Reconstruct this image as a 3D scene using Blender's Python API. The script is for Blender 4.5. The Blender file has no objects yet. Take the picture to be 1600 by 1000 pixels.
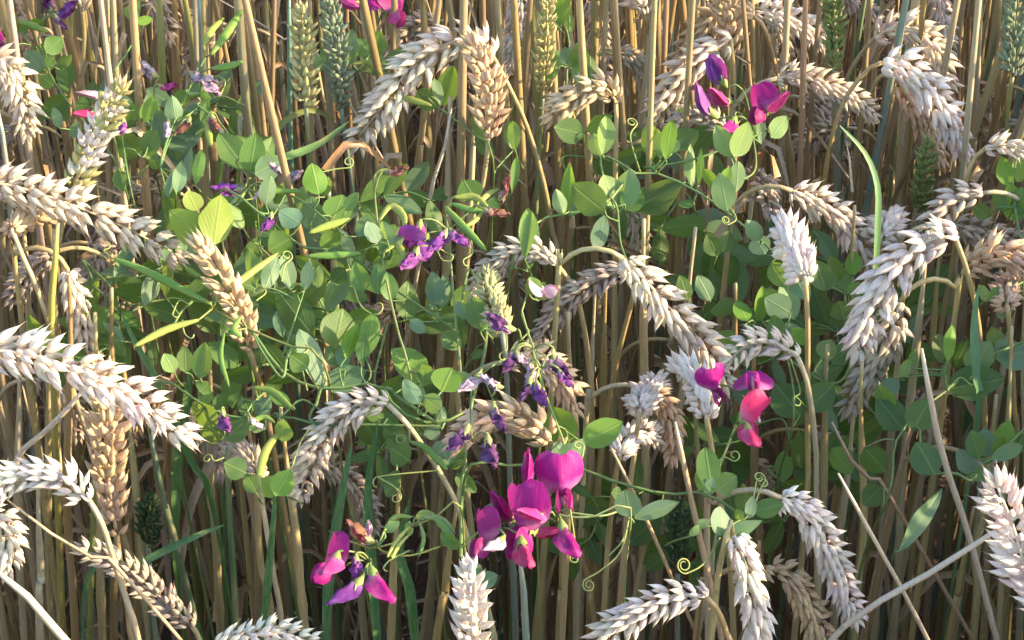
import bpy, math, random
from mathutils import Vector, Matrix, Euler

random.seed(7)
R = math.radians
scene = bpy.context.scene
col = scene.collection

# ------------------------------------------------------------------ camera
CAM = Vector((0.0, 0.0, 1.35)); PITCH = R(32.0); HF = math.tan(R(13.7))
cam_d = bpy.data.cameras.new('camera'); cam_d.sensor_width = 36.0
cam_d.lens = 18.0 / HF; cam_d.clip_start = 0.02; cam_d.clip_end = 500.0
cam = bpy.data.objects.new('camera', cam_d); col.objects.link(cam)
cam.location = CAM; cam.rotation_euler = (math.pi/2 - PITCH, 0, 0)
scene.camera = cam

# ------------------------------------------------------------------ light
SUN_AZ = R(-8.0)      # 0 = straight from +X (picture right), positive = from behind the plants
SUN_EL = R(21.0)
sun_dir = Vector((math.cos(SUN_AZ)*math.cos(SUN_EL), math.sin(SUN_AZ)*math.cos(SUN_EL), math.sin(SUN_EL)))
world = bpy.data.worlds.new('World'); scene.world = world; world.use_nodes = True
wn = world.node_tree.nodes; wl = world.node_tree.links; wn.clear()
sky = wn.new('ShaderNodeTexSky'); sky.sky_type = 'NISHITA'; sky.sun_disc = False
sky.sun_elevation = SUN_EL
sky.sun_rotation = math.atan2(sun_dir.x, sun_dir.y)
sky.air_density = 1.0; sky.dust_density = 1.6; sky.ozone_density = 1.0
bg = wn.new('ShaderNodeBackground'); bg.inputs['Strength'].default_value = 0.15
wo = wn.new('ShaderNodeOutputWorld')
wl.new(sky.outputs[0], bg.inputs['Color']); wl.new(bg.outputs[0], wo.inputs['Surface'])
sun_l = bpy.data.lights.new('sun', 'SUN'); sun_l.energy = 3.4; sun_l.angle = R(0.6); sun_l.color = (1.0, 0.76, 0.48)
sun = bpy.data.objects.new('sun', sun_l); col.objects.link(sun)
sun.rotation_euler = sun_dir.to_track_quat('Z', 'Y').to_euler()
sun.location = sun_dir * 10
vs = scene.view_settings
vs.view_transform = 'Standard'; vs.look = 'None'; vs.exposure = 2.1; vs.gamma = 1.0; vs.use_curve_mapping = False
scene.render.engine = 'CYCLES'
cy = scene.cycles
cy.max_bounces = 7; cy.diffuse_bounces = 4; cy.glossy_bounces = 2; cy.transmission_bounces = 4; cy.transparent_max_bounces = 4
cy.use_denoising = True
try: cy.denoiser = 'OPENIMAGEDENOISE'
except Exception: pass
cy.sample_clamp_indirect = 6.0

# ------------------------------------------------------------------ picture -> place
RT = Vector((1, 0, 0)); FW = Vector((0, math.cos(PITCH), -math.sin(PITCH))); UP = Vector((0, math.sin(PITCH), math.cos(PITCH)))
def ray(px, py):
    return FW + RT*((px-800)/800*HF) + UP*((500-py)/800*HF)
def t_surf(d):                       # the sloping front of the crop: z = .70 + .25 (y - 1.03)
    return -0.9075 / (d.z - 0.25*d.y)
def P(px, py, off=0.0):
    d = ray(px, py); return CAM + d*(t_surf(d)*(1+off))
def Q(px, py, y):                    # on the upright plane y = const
    d = ray(px, py); return CAM + d*(y/d.y)
def mpp(p):                          # metres per photo pixel at p
    return (p-CAM).dot(FW)*HF/800

# ------------------------------------------------------------------ mesh helpers
def mesh(name, vf, mat, smooth=True):
    v, f = vf
    m = bpy.data.meshes.new(name); m.from_pydata([tuple(a) for a in v], [], f)
    if smooth: m.polygons.foreach_set('use_smooth', [True]*len(m.polygons))
    m.materials.append(mat); m.update(); return m
def link(name, data, parent=None, color=None):
    o = bpy.data.objects.new(name, data); col.objects.link(o)
    if parent is not None: o.parent = parent
    if color: o.color = (color[0], color[1], color[2], 1)
    return o
def tag(o, label, cat, group=None, kind=None):
    o['label'] = label; o['category'] = cat
    if group: o['group'] = group
    if kind: o['kind'] = kind
    return o
def empty(name, loc):
    o = bpy.data.objects.new(name, None); col.objects.link(o); o.location = loc; o.empty_display_size = 0.02
    return o
def spline(pts, n):                  # Catmull-Rom, n samples, even in arc length
    pts = [Vector(p) for p in pts]
    if len(pts) == 2: pts = [pts[0], (pts[0]+pts[1])/2, pts[1]]
    e = [pts[0]*2-pts[1]] + pts + [pts[-1]*2-pts[-2]]
    out = []
    for i in range(1, len(e)-2):
        a, b, c, d = e[i-1:i+3]
        for k in range(12):
            t = k/12
            out.append(0.5*((2*b)+(c-a)*t+(2*a-5*b+4*c-d)*t*t+(3*b-a-3*c+d)*t**3))
    out.append(e[-2].copy())
    L = [0]
    for i in range(1, len(out)): L.append(L[-1]+(out[i]-out[i-1]).length)
    res = []; j = 0
    for k in range(n):
        s = L[-1]*k/(n-1)
        while j < len(L)-2 and L[j+1] < s: j += 1
        w = (s-L[j])/max(1e-9, L[j+1]-L[j])
        res.append(out[j].lerp(out[j+1], min(1, max(0, w))))
    return res, L[-1]
def tangents(p):
    n = len(p)
    return [(p[min(n-1, i+1)]-p[max(0, i-1)]).normalized() for i in range(n)]
def frames(p, ref):
    T = tangents(p); S = []
    for t in T:
        s = ref - t*ref.dot(t)
        if s.length < 1e-4: s = t.orthogonal()
        S.append(s.normalized())
    return T, S
def tube(p, rad, seg=6, flat=1.0, ref=Vector((0, -1, 0.3))):
    T, S = frames(p, ref); v = []; f = []
    n = len(p)
    for i in range(n):
        r = rad(i/(n-1)) if callable(rad) else rad
        B = T[i].cross(S[i])
        for k in range(seg):
            a = 2*math.pi*k/seg
            v.append(p[i] + S[i]*(math.cos(a)*r*flat) + B*(math.sin(a)*r))
    for i in range(n-1):
        for k in range(seg):
            k2 = (k+1) % seg
            f.append((i*seg+k, i*seg+k2, (i+1)*seg+k2, (i+1)*seg+k))
    f.append(tuple(range(seg-1, -1, -1))); f.append(tuple((n-1)*seg+k for k in range(seg)))
    return v, f
def join(*parts):
    v = []; f = []
    for a, b in parts:
        o = len(v); v += a; f += [tuple(i+o for i in q) for q in b]
    return v, f
def ribbon(p, wid, ref, fold=0.25, twist=0.0):   # blade: two-sided V strip, given real thickness later by curvature
    T, S = frames(p, ref); n = len(p); v = []; f = []
    for i in range(n):
        t = i/(n-1); w = wid(t)/2
        N = S[i]; B = T[i].cross(N)
        a = twist*t
        N2 = N*math.cos(a)+B*math.sin(a); B2 = B*math.cos(a)-N*math.sin(a)
        v += [p[i]-B2*w+N2*(w*fold), p[i]-B2*w*.5+N2*(w*fold*.35), p[i].copy(), p[i]+B2*w*.5+N2*(w*fold*.35), p[i]+B2*w+N2*(w*fold)]
    for i in range(n-1):
        for k in range(4):
            f.append((i*5+k, i*5+k+1, (i+1)*5+k+1, (i+1)*5+k))
    return v, f
def jit(c, a=0.12, h=0.05):
    k = 1+random.uniform(-a, a)
    return tuple(max(0.005, x*k*(1+random.uniform(-h, h))) for x in c)

# ------------------------------------------------------------------ materials
def new_mat(name):
    m = bpy.data.materials.new(name); m.use_nodes = True
    nt = m.node_tree; nt.nodes.clear()
    return m, nt, nt.nodes, nt.links
def mixcol(N, Lk, fac, a, b, mode='MIX'):
    x = N.new('ShaderNodeMix'); x.data_type = 'RGBA'; x.blend_type = mode
    if isinstance(fac, (int, float)): x.inputs[0].default_value = fac
    else: Lk.new(fac, x.inputs[0])
    for s, i in ((a, 6), (b, 7)):
        if isinstance(s, tuple): x.inputs[i].default_value = (*s, 1)
        else: Lk.new(s, x.inputs[i])
    return x.outputs[2]
def noise(N, Lk, vec, scale, detail=3, rough=.6):
    x = N.new('ShaderNodeTexNoise'); x.inputs['Scale'].default_value = scale
    x.inputs['Detail'].default_value = detail; x.inputs['Roughness'].default_value = rough
    if vec is not None: Lk.new(vec, x.inputs['Vector'])
    return x.outputs['Fac']
def mapping(N, Lk, vec, scale):
    x = N.new('ShaderNodeMapping'); x.inputs['Scale'].default_value = scale
    Lk.new(vec, x.inputs['Vector']); return x.outputs['Vector']
def ramp(N, Lk, fac, lo, hi, a=0.0, b=1.0):
    x = N.new('ShaderNodeMapRange'); Lk.new(fac, x.inputs['Value'])
    x.inputs['From Min'].default_value = lo; x.inputs['From Max'].default_value = hi
    x.inputs['To Min'].default_value = a; x.inputs['To Max'].default_value = b
    return x.outputs['Result']
def bump(N, Lk, h, strength, dist):
    x = N.new('ShaderNodeBump'); x.inputs['Strength'].default_value = strength; x.inputs['Distance'].default_value = dist
    Lk.new(h, x.inputs['Height']); return x.outputs['Normal']
def finish(m, N, Lk, colr, rough, transl=0.0, tcol=None, nrm=None, spec=.4):
    b = N.new('ShaderNodeBsdfPrincipled'); b.inputs['Roughness'].default_value = rough
    b.inputs['Specular IOR Level'].default_value = spec
    Lk.new(colr, b.inputs['Base Color'])
    if nrm is not None: Lk.new(nrm, b.inputs['Normal'])
    out = N.new('ShaderNodeOutputMaterial'); s = b.outputs[0]
    if transl > 0:
        t = N.new('ShaderNodeBsdfTranslucent'); Lk.new(tcol if tcol is not None else colr, t.inputs['Color'])
        if nrm is not None: Lk.new(nrm, t.inputs['Normal'])
        mx = N.new('ShaderNodeMixShader'); mx.inputs[0].default_value = transl
        Lk.new(s, mx.inputs[1]); Lk.new(t.outputs[0], mx.inputs[2]); s = mx.outputs[0]
    Lk.new(s, out.inputs['Surface']); return m
def mat_husk():
    m, nt, N, Lk = new_mat('husk')
    oi = N.new('ShaderNodeObjectInfo'); tc = N.new('ShaderNodeTexCoord')
    ofs = N.new('ShaderNodeVectorMath'); ofs.operation = 'ADD'; cx = N.new('ShaderNodeCombineXYZ'); Lk.new(oi.outputs['Random'], cx.inputs[0]); Lk.new(oi.outputs['Random'], cx.inputs[2])
    Lk.new(tc.outputs['Object'], ofs.inputs[0]); Lk.new(cx.outputs[0], ofs.inputs[1]); vec = ofs.outputs[0]
    st = noise(N, Lk, mapping(N, Lk, vec, (2800, 2800, 110)), 1.0, 2)
    bl = noise(N, Lk, vec, 330, 2); sp = noise(N, Lk, vec, 900, 2)
    base = oi.outputs['Color']
    c = mixcol(N, Lk, ramp(N, Lk, st, .38, .66, 0, .75), base, mixcol(N, Lk, 1.0, base, (.74, .62, .48), 'MULTIPLY'))
    c = mixcol(N, Lk, ramp(N, Lk, bl, .50, .72, 0, .6), c, mixcol(N, Lk, 1.0, base, (.80, .66, .50), 'MULTIPLY'))
    c = mixcol(N, Lk, ramp(N, Lk, bl, .46, .28, 0, .45), c, mixcol(N, Lk, .5, base, (.72, .68, .62)))
    c = mixcol(N, Lk, ramp(N, Lk, sp, .68, .76, 0, .5), c, (.22, .15, .10))
    return finish(m, N, Lk, c, .68, .18, None, bump(N, Lk, st, .55, .0008), .25)
def mat_straw(name='straw', usecol=True, base=(.45, .33, .16)):
    m, nt, N, Lk = new_mat(name)
    oi = N.new('ShaderNodeObjectInfo'); tc = N.new('ShaderNodeTexCoord'); ge = N.new('ShaderNodeNewGeometry')
    if usecol: b0 = oi.outputs['Color']
    else:
        at = N.new('ShaderNodeAttribute'); at.attribute_name = 'tint'; b0 = at.outputs['Color']
    vec = tc.outputs['Object']
    st = noise(N, Lk, mapping(N, Lk, vec, (900, 900, 6)), 1.0, 3)
    bl = noise(N, Lk, mapping(N, Lk, vec, (40, 40, 14)), 1.0, 4, .65)
    sp = noise(N, Lk, mapping(N, Lk, vec, (300, 300, 90)), 1.0, 2)
    c = mixcol(N, Lk, ramp(N, Lk, st, .35, .7, 0, .55), b0, (.55, .42, .28), 'MULTIPLY')
    c = mixcol(N, Lk, ramp(N, Lk, bl, .42, .72, 0, .55), c, (.33, .265, .16))
    c = mixcol(N, Lk, ramp(N, Lk, sp, .66, .74, 0, .6), c, (.10, .07, .05))
    return finish(m, N, Lk, c, .42, 0, None, bump(N, Lk, st, .3, .0006), .5)
def mat_leaf():
    m, nt, N, Lk = new_mat('leaf')
    oi = N.new('ShaderNodeObjectInfo'); tc = N.new('ShaderNodeTexCoord'); sp = N.new('ShaderNodeSeparateXYZ')
    Lk.new(tc.outputs['Object'], sp.inputs[0])
    ax = N.new('ShaderNodeMath'); ax.operation = 'ABSOLUTE'; Lk.new(sp.outputs[0], ax.inputs[0])
    mid = ramp(N, Lk, ax.outputs[0], .012, .045, 1, 0)
    k = N.new('ShaderNodeMath'); k.operation = 'MULTIPLY_ADD'; Lk.new(ax.outputs[0], k.inputs[0]); k.inputs[1].default_value = -1.3
    Lk.new(sp.outputs[1], k.inputs[2])
    s = N.new('ShaderNodeMath'); s.operation = 'SINE'; kk = N.new('ShaderNodeMath'); kk.operation = 'MULTIPLY'; kk.inputs[1].default_value = 42
    Lk.new(k.outputs[0], kk.inputs[0]); Lk.new(kk.outputs[0], s.inputs[0])
    vein = ramp(N, Lk, s.outputs[0], .8, 1.0, 0, .35)
    va = N.new('ShaderNodeMath'); va.operation = 'MAXIMUM'; Lk.new(mid, va.inputs[0]); Lk.new(vein, va.inputs[1])
    ofs = N.new('ShaderNodeVectorMath'); ofs.operation = 'ADD'; cx = N.new('ShaderNodeCombineXYZ')
    rm = N.new('ShaderNodeMath'); rm.operation = 'MULTIPLY'; rm.inputs[1].default_value = 40; Lk.new(oi.outputs['Random'], rm.inputs[0])
    Lk.new(rm.outputs[0], cx.inputs[2]); Lk.new(tc.outputs['Object'], ofs.inputs[0]); Lk.new(cx.outputs[0], ofs.inputs[1])
    n1 = noise(N, Lk, ofs.outputs[0], 3.2, 4, .6)
    n2 = noise(N, Lk, ofs.outputs[0], 26, 3, .6)
    c = mixcol(N, Lk, ramp(N, Lk, n1, .3, .75, 0, .6), oi.outputs['Color'], mixcol(N, Lk, .45, oi.outputs['Color'], (.20, .26, .05)))
    c = mixcol(N, Lk, ramp(N, Lk, va.outputs[0], 0, 1, 0, .28), c, (.30, .42, .16))
    c = mixcol(N, Lk, ramp(N, Lk, n2, .66, .74, 0, .45), c, (.34, .30, .10))
    ge = N.new('ShaderNodeNewGeometry')
    c2 = mixcol(N, Lk, ramp(N, Lk, ge.outputs['Backfacing'], 0, 1, 0, .40), c, (.16, .25, .15))   # glaucous underside
    tcl = mixcol(N, Lk, .70, c, (.40, .60, .05))
    return finish(m, N, Lk, c2, .48, .40, tcl, bump(N, Lk, va.outputs[0], .25, .01), .35)
def mat_petal():
    m, nt, N, Lk = new_mat('petal')
    oi = N.new('ShaderNodeObjectInfo'); tc = N.new('ShaderNodeTexCoord'); sp = N.new('ShaderNodeSeparateXYZ')
    Lk.new(tc.outputs['Object'], sp.inputs[0])
    st = noise(N, Lk, mapping(N, Lk, tc.outputs['Object'], (1.5, 16, 3)), 1.0, 3)
    n1 = noise(N, Lk, tc.outputs['Object'], 2.2, 3)
    dark = mixcol(N, Lk, 1.0, oi.outputs['Color'], (.55, .45, .75), 'MULTIPLY')
    pale = mixcol(N, Lk, .40, oi.outputs['Color'], (.75, .55, .70))
    c = mixcol(N, Lk, ramp(N, Lk, st, .40, .70, 0, .28), oi.outputs['Color'], dark)
    c = mixcol(N, Lk, ramp(N, Lk, n1, .52, .80, 0, .4), c, pale)
    mn = N.new('ShaderNodeMath'); mn.operation = 'MINIMUM'      # pale claw of the petal
    Lk.new(ramp(N, Lk, sp.outputs[0], .02, .34, .55, 0), mn.inputs[0]); Lk.new(ramp(N, Lk, sp.outputs[2], .14, .38, .55, 0), mn.inputs[1])
    c = mixcol(N, Lk, mn.outputs[0], c, pale)
    tcl = mixcol(N, Lk, 1.0, mixcol(N, Lk, .35, c, (.72, .07, .40)), (.9, .9, .9), 'MULTIPLY')
    return finish(m, N, Lk, c, .55, .28, tcl, bump(N, Lk, st, .10, .015), .25)
def mat_stem():
    m, nt, N, Lk = new_mat('stem')
    oi = N.new('ShaderNodeObjectInfo'); tc = N.new('ShaderNodeTexCoord')
    n1 = noise(N, Lk, tc.outputs['Object'], 60, 3)
    c = mixcol(N, Lk, ramp(N, Lk, n1, .4, .7, 0, .5), oi.outputs['Color'], (.26, .25, .07))
    return finish(m, N, Lk, c, .5, .12, None, None, .35)
def mat_soil():
    m, nt, N, Lk = new_mat('soil')
    tc = N.new('ShaderNodeTexCoord')
    n1 = noise(N, Lk, tc.outputs['Object'], 9, 6, .7); n2 = noise(N, Lk, tc.outputs['Object'], 90, 4, .7)
    c = mixcol(N, Lk, ramp(N, Lk, n1, .3, .7), (.040, .028, .020), (.10, .073, .050))
    c = mixcol(N, Lk, ramp(N, Lk, n2, .55, .75, 0, .6), c, (.16, .12, .08))
    return finish(m, N, Lk, c, .95, 0, None, bump(N, Lk, n2, .8, .01), .1)
def mat_blade():
    m, nt, N, Lk = new_mat('blade')
    oi = N.new('ShaderNodeObjectInfo'); tc = N.new('ShaderNodeTexCoord')
    st = noise(N, Lk, mapping(N, Lk, tc.outputs['Object'], (700, 700, 8)), 1.0, 2)
    n1 = noise(N, Lk, mapping(N, Lk, tc.outputs['Object'], (40, 40, 20)), 1.0, 4)
    c = mixcol(N, Lk, ramp(N, Lk, st, .4, .65, 0, .5), oi.outputs['Color'], (.16, .24, .10))
    c = mixcol(N, Lk, ramp(N, Lk, n1, .58, .72, 0, .7), c, (.32, .26, .08))
    return finish(m, N, Lk, c, .5, .18, None, bump(N, Lk, st, .3, .0005), .35)
BLADE = mat_blade()
HUSK = mat_husk(); STRAW = mat_straw(); STRAWT = mat_straw('straw_mass', False); LEAF = mat_leaf(); PETAL = mat_petal(); STEM = mat_stem(); SOIL = mat_soil()

# ------------------------------------------------------------------ ground
def make_ground():
    xs = []; n = 56
    def warp(i): u = i/n*2-1; return math.copysign(abs(u)**3.2*60, u) + u*1.5
    v = []; f = []
    for j in range(n+1):
        for i in range(n+1):
            x = warp(i); y = warp(j)+1.8
            z = random.uniform(-.012, .010) if abs(x) < 3 and abs(y-1.8) < 3 else random.uniform(-.03, 0)
            v.append((x, y, z))
    for j in range(n):
        for i in range(n):
            a = j*(n+1)+i; f.append((a, a+1, a+n+2, a+n+1))
    o = link('ground', mesh('ground', (v, f), SOIL)); o['kind'] = 'structure'
    tag(o, 'dark brown soil under the wheat stand', 'soil', kind='structure')
make_ground()

# ------------------------------------------------------------------ wheat: spikelets
def husk(d, out, L, W, Th, bend, o, awn=0.12, seg=7):
    """pointed boat-shaped husk from o along d, its back towards out"""
    d = d.normalized(); out = (out-d*out.dot(d)).normalized(); s = d.cross(out)
    rings = [0, .10, .28, .48, .66, .82, .93, 1.0]
    prof = [.30, .74, 1.0, .95, .72, .44, .19, .05]
    v = []; f = []
    for t, w in zip(rings, prof):
        c = o + d*(L*t) + out*(bend*L*(math.sin(t*2.4)))
        for k in range(seg):
            a = 2*math.pi*k/seg
            keel = 1.0 + (.25 if k == 0 else 0)
            v.append(c + out*(math.cos(a)*Th*w*.5*keel) + s*(math.sin(a)*W*w*.5))
    tip = o + d*(L*(1+awn)) + out*(bend*L*.45)
    v.append(tip)
    n = len(rings)
    for i in range(n-1):
        for k in range(seg):
            k2 = (k+1) % seg
            f.append((i*seg+k, i*seg+k2, (i+1)*seg+k2, (i+1)*seg+k))
    for k in range(seg): f.append(((n-1)*seg+k, (n-1)*seg+(k+1) % seg, n*seg))
    return v, f
def spikelet_mesh(i, rnd):
    # z = along the ear, x = out from the rachis, y = across
    parts = []
    mm = .001
    for (ang, tilt, L, W, y, x) in ((-27, 19, 9.4, 4.5, -2.9, 1.6), (27, 19, 9.4, 4.5, 2.9, 1.6),
                                   (-16, 35, 10.8, 4.3, -2.1, 3.0), (16, 35, 10.8, 4.3, 2.1, 3.0), (0, 43, 10.4, 3.9, 0, 3.8)):
        if i >= 4 and ang == 0: continue
        a = R(ang+rnd.uniform(-11, 11)); t = R(tilt+rnd.uniform(-10, 12))
        d = Vector((math.sin(t), math.sin(a), math.cos(t)*math.cos(a)))
        out = Vector((1, math.sin(a)*1.7, 0))
        parts.append(husk(d, out, L*mm*rnd.uniform(.9, 1.12), W*mm*rnd.uniform(.9, 1.1), 3.3*mm, .05, Vector((x, y, rnd.uniform(-.6, .6)))*mm, rnd.uniform(.04, .36)))
    return mesh('spikelet', join(*parts), HUSK)
_r = random.Random(3)
SPK = [spikelet_mesh(i, _r) for i in range(7)]
def terminal_mesh(rnd):
    parts = []
    mm = .001
    for k in range(4):
        a = k*math.pi/2+.4
        d = Vector((math.cos(a)*.28, math.sin(a)*.28, 1)); parts.append(husk(d, Vector((math.cos(a), math.sin(a), 0)), 11*mm, 4*mm, 3*mm, .04, Vector((math.cos(a), math.sin(a), 0))*1.2*mm, .35))
    return mesh('spikelet_tip', join(*parts), HUSK)
TERM = [terminal_mesh(_r) for _ in range(2)]

EARCOL = dict(pale=(.78, .69, .57), white=(.84, .79, .72), tan=(.62, .48, .32), warm=(.72, .56, .36), grey=(.58, .50, .41),
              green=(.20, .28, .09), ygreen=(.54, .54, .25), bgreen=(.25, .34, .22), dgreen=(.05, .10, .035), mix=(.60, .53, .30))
STALKCOL = [(c_[0], c_[1]*1.03, c_[2]*.86) for c_ in [(.44, .34, .19), (.52, .42, .26), (.38, .28, .15), (.48, .41, .31), (.40, .34, .19), (.37, .26, .13), (.54, .47, .36)]]
GREENSTALK = [(.17, .25, .21), (.14, .22, .10), (.30, .31, .10)]

def stalk_mesh(p, r0, r1, color_nodes=True, seg=7):
    """r0 at the ear end, r1 below; the joints (nodes) are slight swellings"""
    n = len(p); nd = [random.uniform(.30, .42), random.uniform(.62, .74)]
    def rad(t):
        r = r0+(r1-r0)*min(1, t*2.2)
        for q in nd:
            if abs(t-q) < .008: r *= 1.25
            elif q-.16 < t < q: r *= 1.10
        return r
    return tube(p, rad, seg)

def dry_leaf(p0, length, lean, mat_c, parent, w=.006, droop=1.0, name='leaf', mat=None):
    a = random.uniform(0, 2*math.pi) if lean is None else lean
    d = Vector((math.cos(a), math.sin(a)*.6, 0))
    k = random.uniform(.25, .6)
    pts = [p0, p0+d*(length*k*.35)+Vector((0, 0, length*.28)), p0+d*(length*k*.8)+Vector((0, 0, length*(.25-.1*droop))), p0+d*(length*k*1.15)-Vector((0, 0, length*.45*droop))]
    s, _ = spline(pts, 12)
    v = ribbon(s, lambda t: w*(1-t)**.6*(.5+.5*min(1, t*6))+.0006, Vector((d.y, -d.x, .4))+Vector((0, -.6, .5)), random.uniform(.2, .9), random.uniform(-3, 3))
    return link(name, mesh(name, v, mat or STRAW), parent, mat_c)

N_OBJ = dict(ear=0)
def wheat(label, ear, stalk=None, off=0.0, w=58, c='pale', phi=None, fs=None, cat='wheat', group=None, sc=None, leaf=.35, name='wheat_plant', ground_dx=None, spk=True):
    """ear: picture points from the foot of the ear to its tip; stalk: picture points from the foot of the ear downward"""
    ref = ear[0]
    y0 = P(ref[0], ref[1], off).y
    n = len(ear)
    pts = [Q(x, y, y0) for x, y in ear]
    _, L = spline(pts, 20)
    if fs:                                   # ear leaning away (+) or towards (-) so that it has its usual length
        want = .078; extra = math.sqrt(max(0, want*want-L*L)) if L < want else 0
        pts = [Q(x, y, y0+(1 if fs == 'a' else -1)*extra*i/(n-1)) for i, (x, y) in enumerate(ear)]
    else:
        b = random.uniform(-.008, .008)
        pts = [Q(x, y, y0+b*math.sin(math.pi*.8*i/(n-1))) for i, (x, y) in enumerate(ear)]
    _, L = spline(pts, 20)
    green = c in ('green', 'ygreen', 'bgreen', 'dgreen', 'mix')
    # stalk path
    if stalk is None: stalk = []
    sp = [pts[0]] + [Q(x, y, y0+random.uniform(-.004, .004)) for x, y in stalk]
    last = sp[-1]
    dx = ground_dx
    if dx is None:
        if len(sp) > 1:
            d = sp[-1]-sp[-2]; dx = max(-.25, min(.25, d.x/min(-.01, d.z)*-1))*last.z*.6 if d.z < -.005 else random.uniform(-.03, .03)
        else:
            dx = random.uniform(-.04, .04)
    if len(sp) == 1:
        d = (pts[0]-pts[1]).normalized()
        if d.z > -.3:                        # hanging ear: the stalk bows over before it goes down
            th = math.atan2(d.z, d.x); q = pts[0].copy(); goal = -math.pi/2 if d.x > 0 else math.pi*1.5
            if d.x <= 0 and th < 0: th += 2*math.pi
            for k_ in range(1, 7):
                a_ = th+(goal-th)*k_/6.5; q = q+Vector((math.cos(a_), .25, math.sin(a_)))*.0085; sp.append(q.copy())
            last = sp[-1]
        else: sp.append(pts[0]+Vector((d.x*.012, 0, -.03))); last = sp[-1]
    foot = Vector((last.x+dx, last.y+random.uniform(.0, .04), -.01))
    sp += [last.lerp(foot, .35)+Vector((random.uniform(-.006, .006), 0, 0)), last.lerp(foot, .7)+Vector((random.uniform(-.006, .006), 0, 0)), foot]
    root = empty(name, Vector((foot.x, foot.y, 0)))
    tag(root, label, cat, group)
    inv = Vector(root.location)
    s, Ls = spline([a-inv for a in sp], 96)
    sc_col = jit(random.choice(GREENSTALK if green and c != 'mix' else STALKCOL), .1)
    m0 = mpp(pts[0])
    link('stalk', mesh('stalk', stalk_mesh(s, .0015, random.uniform(.0021, .0027)), STRAW), root, sc_col)
    # ear
    s, L = spline([a-inv for a in pts], 60)
    T, S = frames(s, Vector((0, -math.cos(PITCH), math.sin(PITCH))))
    base = EARCOL[c]
    er = link('ear', mesh('ear', tube(s[::3], lambda t: .0011*(1-.5*t), 5), HUSK), root, jit(base, .08))
    width = w*m0 if sc is None else sc
    k = min(1.25, max(.62, width/.0205))
    if green: k *= .92
    cnt = max(9, int(L/(.0036*k)))
    phi0 = R(phi if phi is not None else random.uniform(15, 70)); tw = random.uniform(-.5, .5)
    base = jit(base, .07, .03)
    for i in range(cnt):
        t = (i+.2)/cnt; idx = min(59, int(t*59))
        ph = phi0+tw*t
        B = T[idx].cross(S[idx])
        X = B*math.cos(ph)+S[idx]*math.sin(ph)
        if i % 2: X = -X
        Z = T[idx]; Y = Z.cross(X)
        f = k*(.72+.28*min(1, t*6))*(1-.30*max(0, t-.72)/.28)*random.uniform(.93, 1.07)
        a = R(random.uniform(-16, 16)); X2 = X*math.cos(a)+Y*math.sin(a); Y2 = Z.cross(X2)
        M = Matrix((X2, Y2, Z)).transposed().to_4x4()
        M = Matrix.Translation(s[idx]+X2*.0004) @ M @ Matrix.Rotation(R(random.uniform(-9, 13)), 4, 'Y') @ Matrix.Diagonal((f*random.uniform(.9, 1.12), f, f*random.uniform(.95, 1.08), 1))
        cc = base
        if c == 'mix': 
            q = random.random(); cc = EARCOL['ygreen'] if q < .45 else EARCOL['white']
        o = link('spikelet', random.choice(SPK), er, jit(cc, .14, .05)); o.matrix_local = M
    o = link('spikelet', random.choice(TERM), er, jit(base, .08)); Z = T[59]; X = S[59]; Y = Z.cross(X)
    o.matrix_local = Matrix.Translation(s[58]) @ Matrix((X, Y, Z)).transposed().to_4x4() @ Matrix.Diagonal((k*.9, k*.9, k*.9, 1))
    if random.random() < leaf:
        pz = Vector(sp[-3])-inv
        cl = jit((.42, .32, .19) if not green else (.07, .16, .06), .2)
        dry_leaf(pz, random.uniform(.10, .2), None, cl, root, random.uniform(.004, .008), random.uniform(.4, 1.2), mat=STRAW if not green else STEM)
    return root

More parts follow.
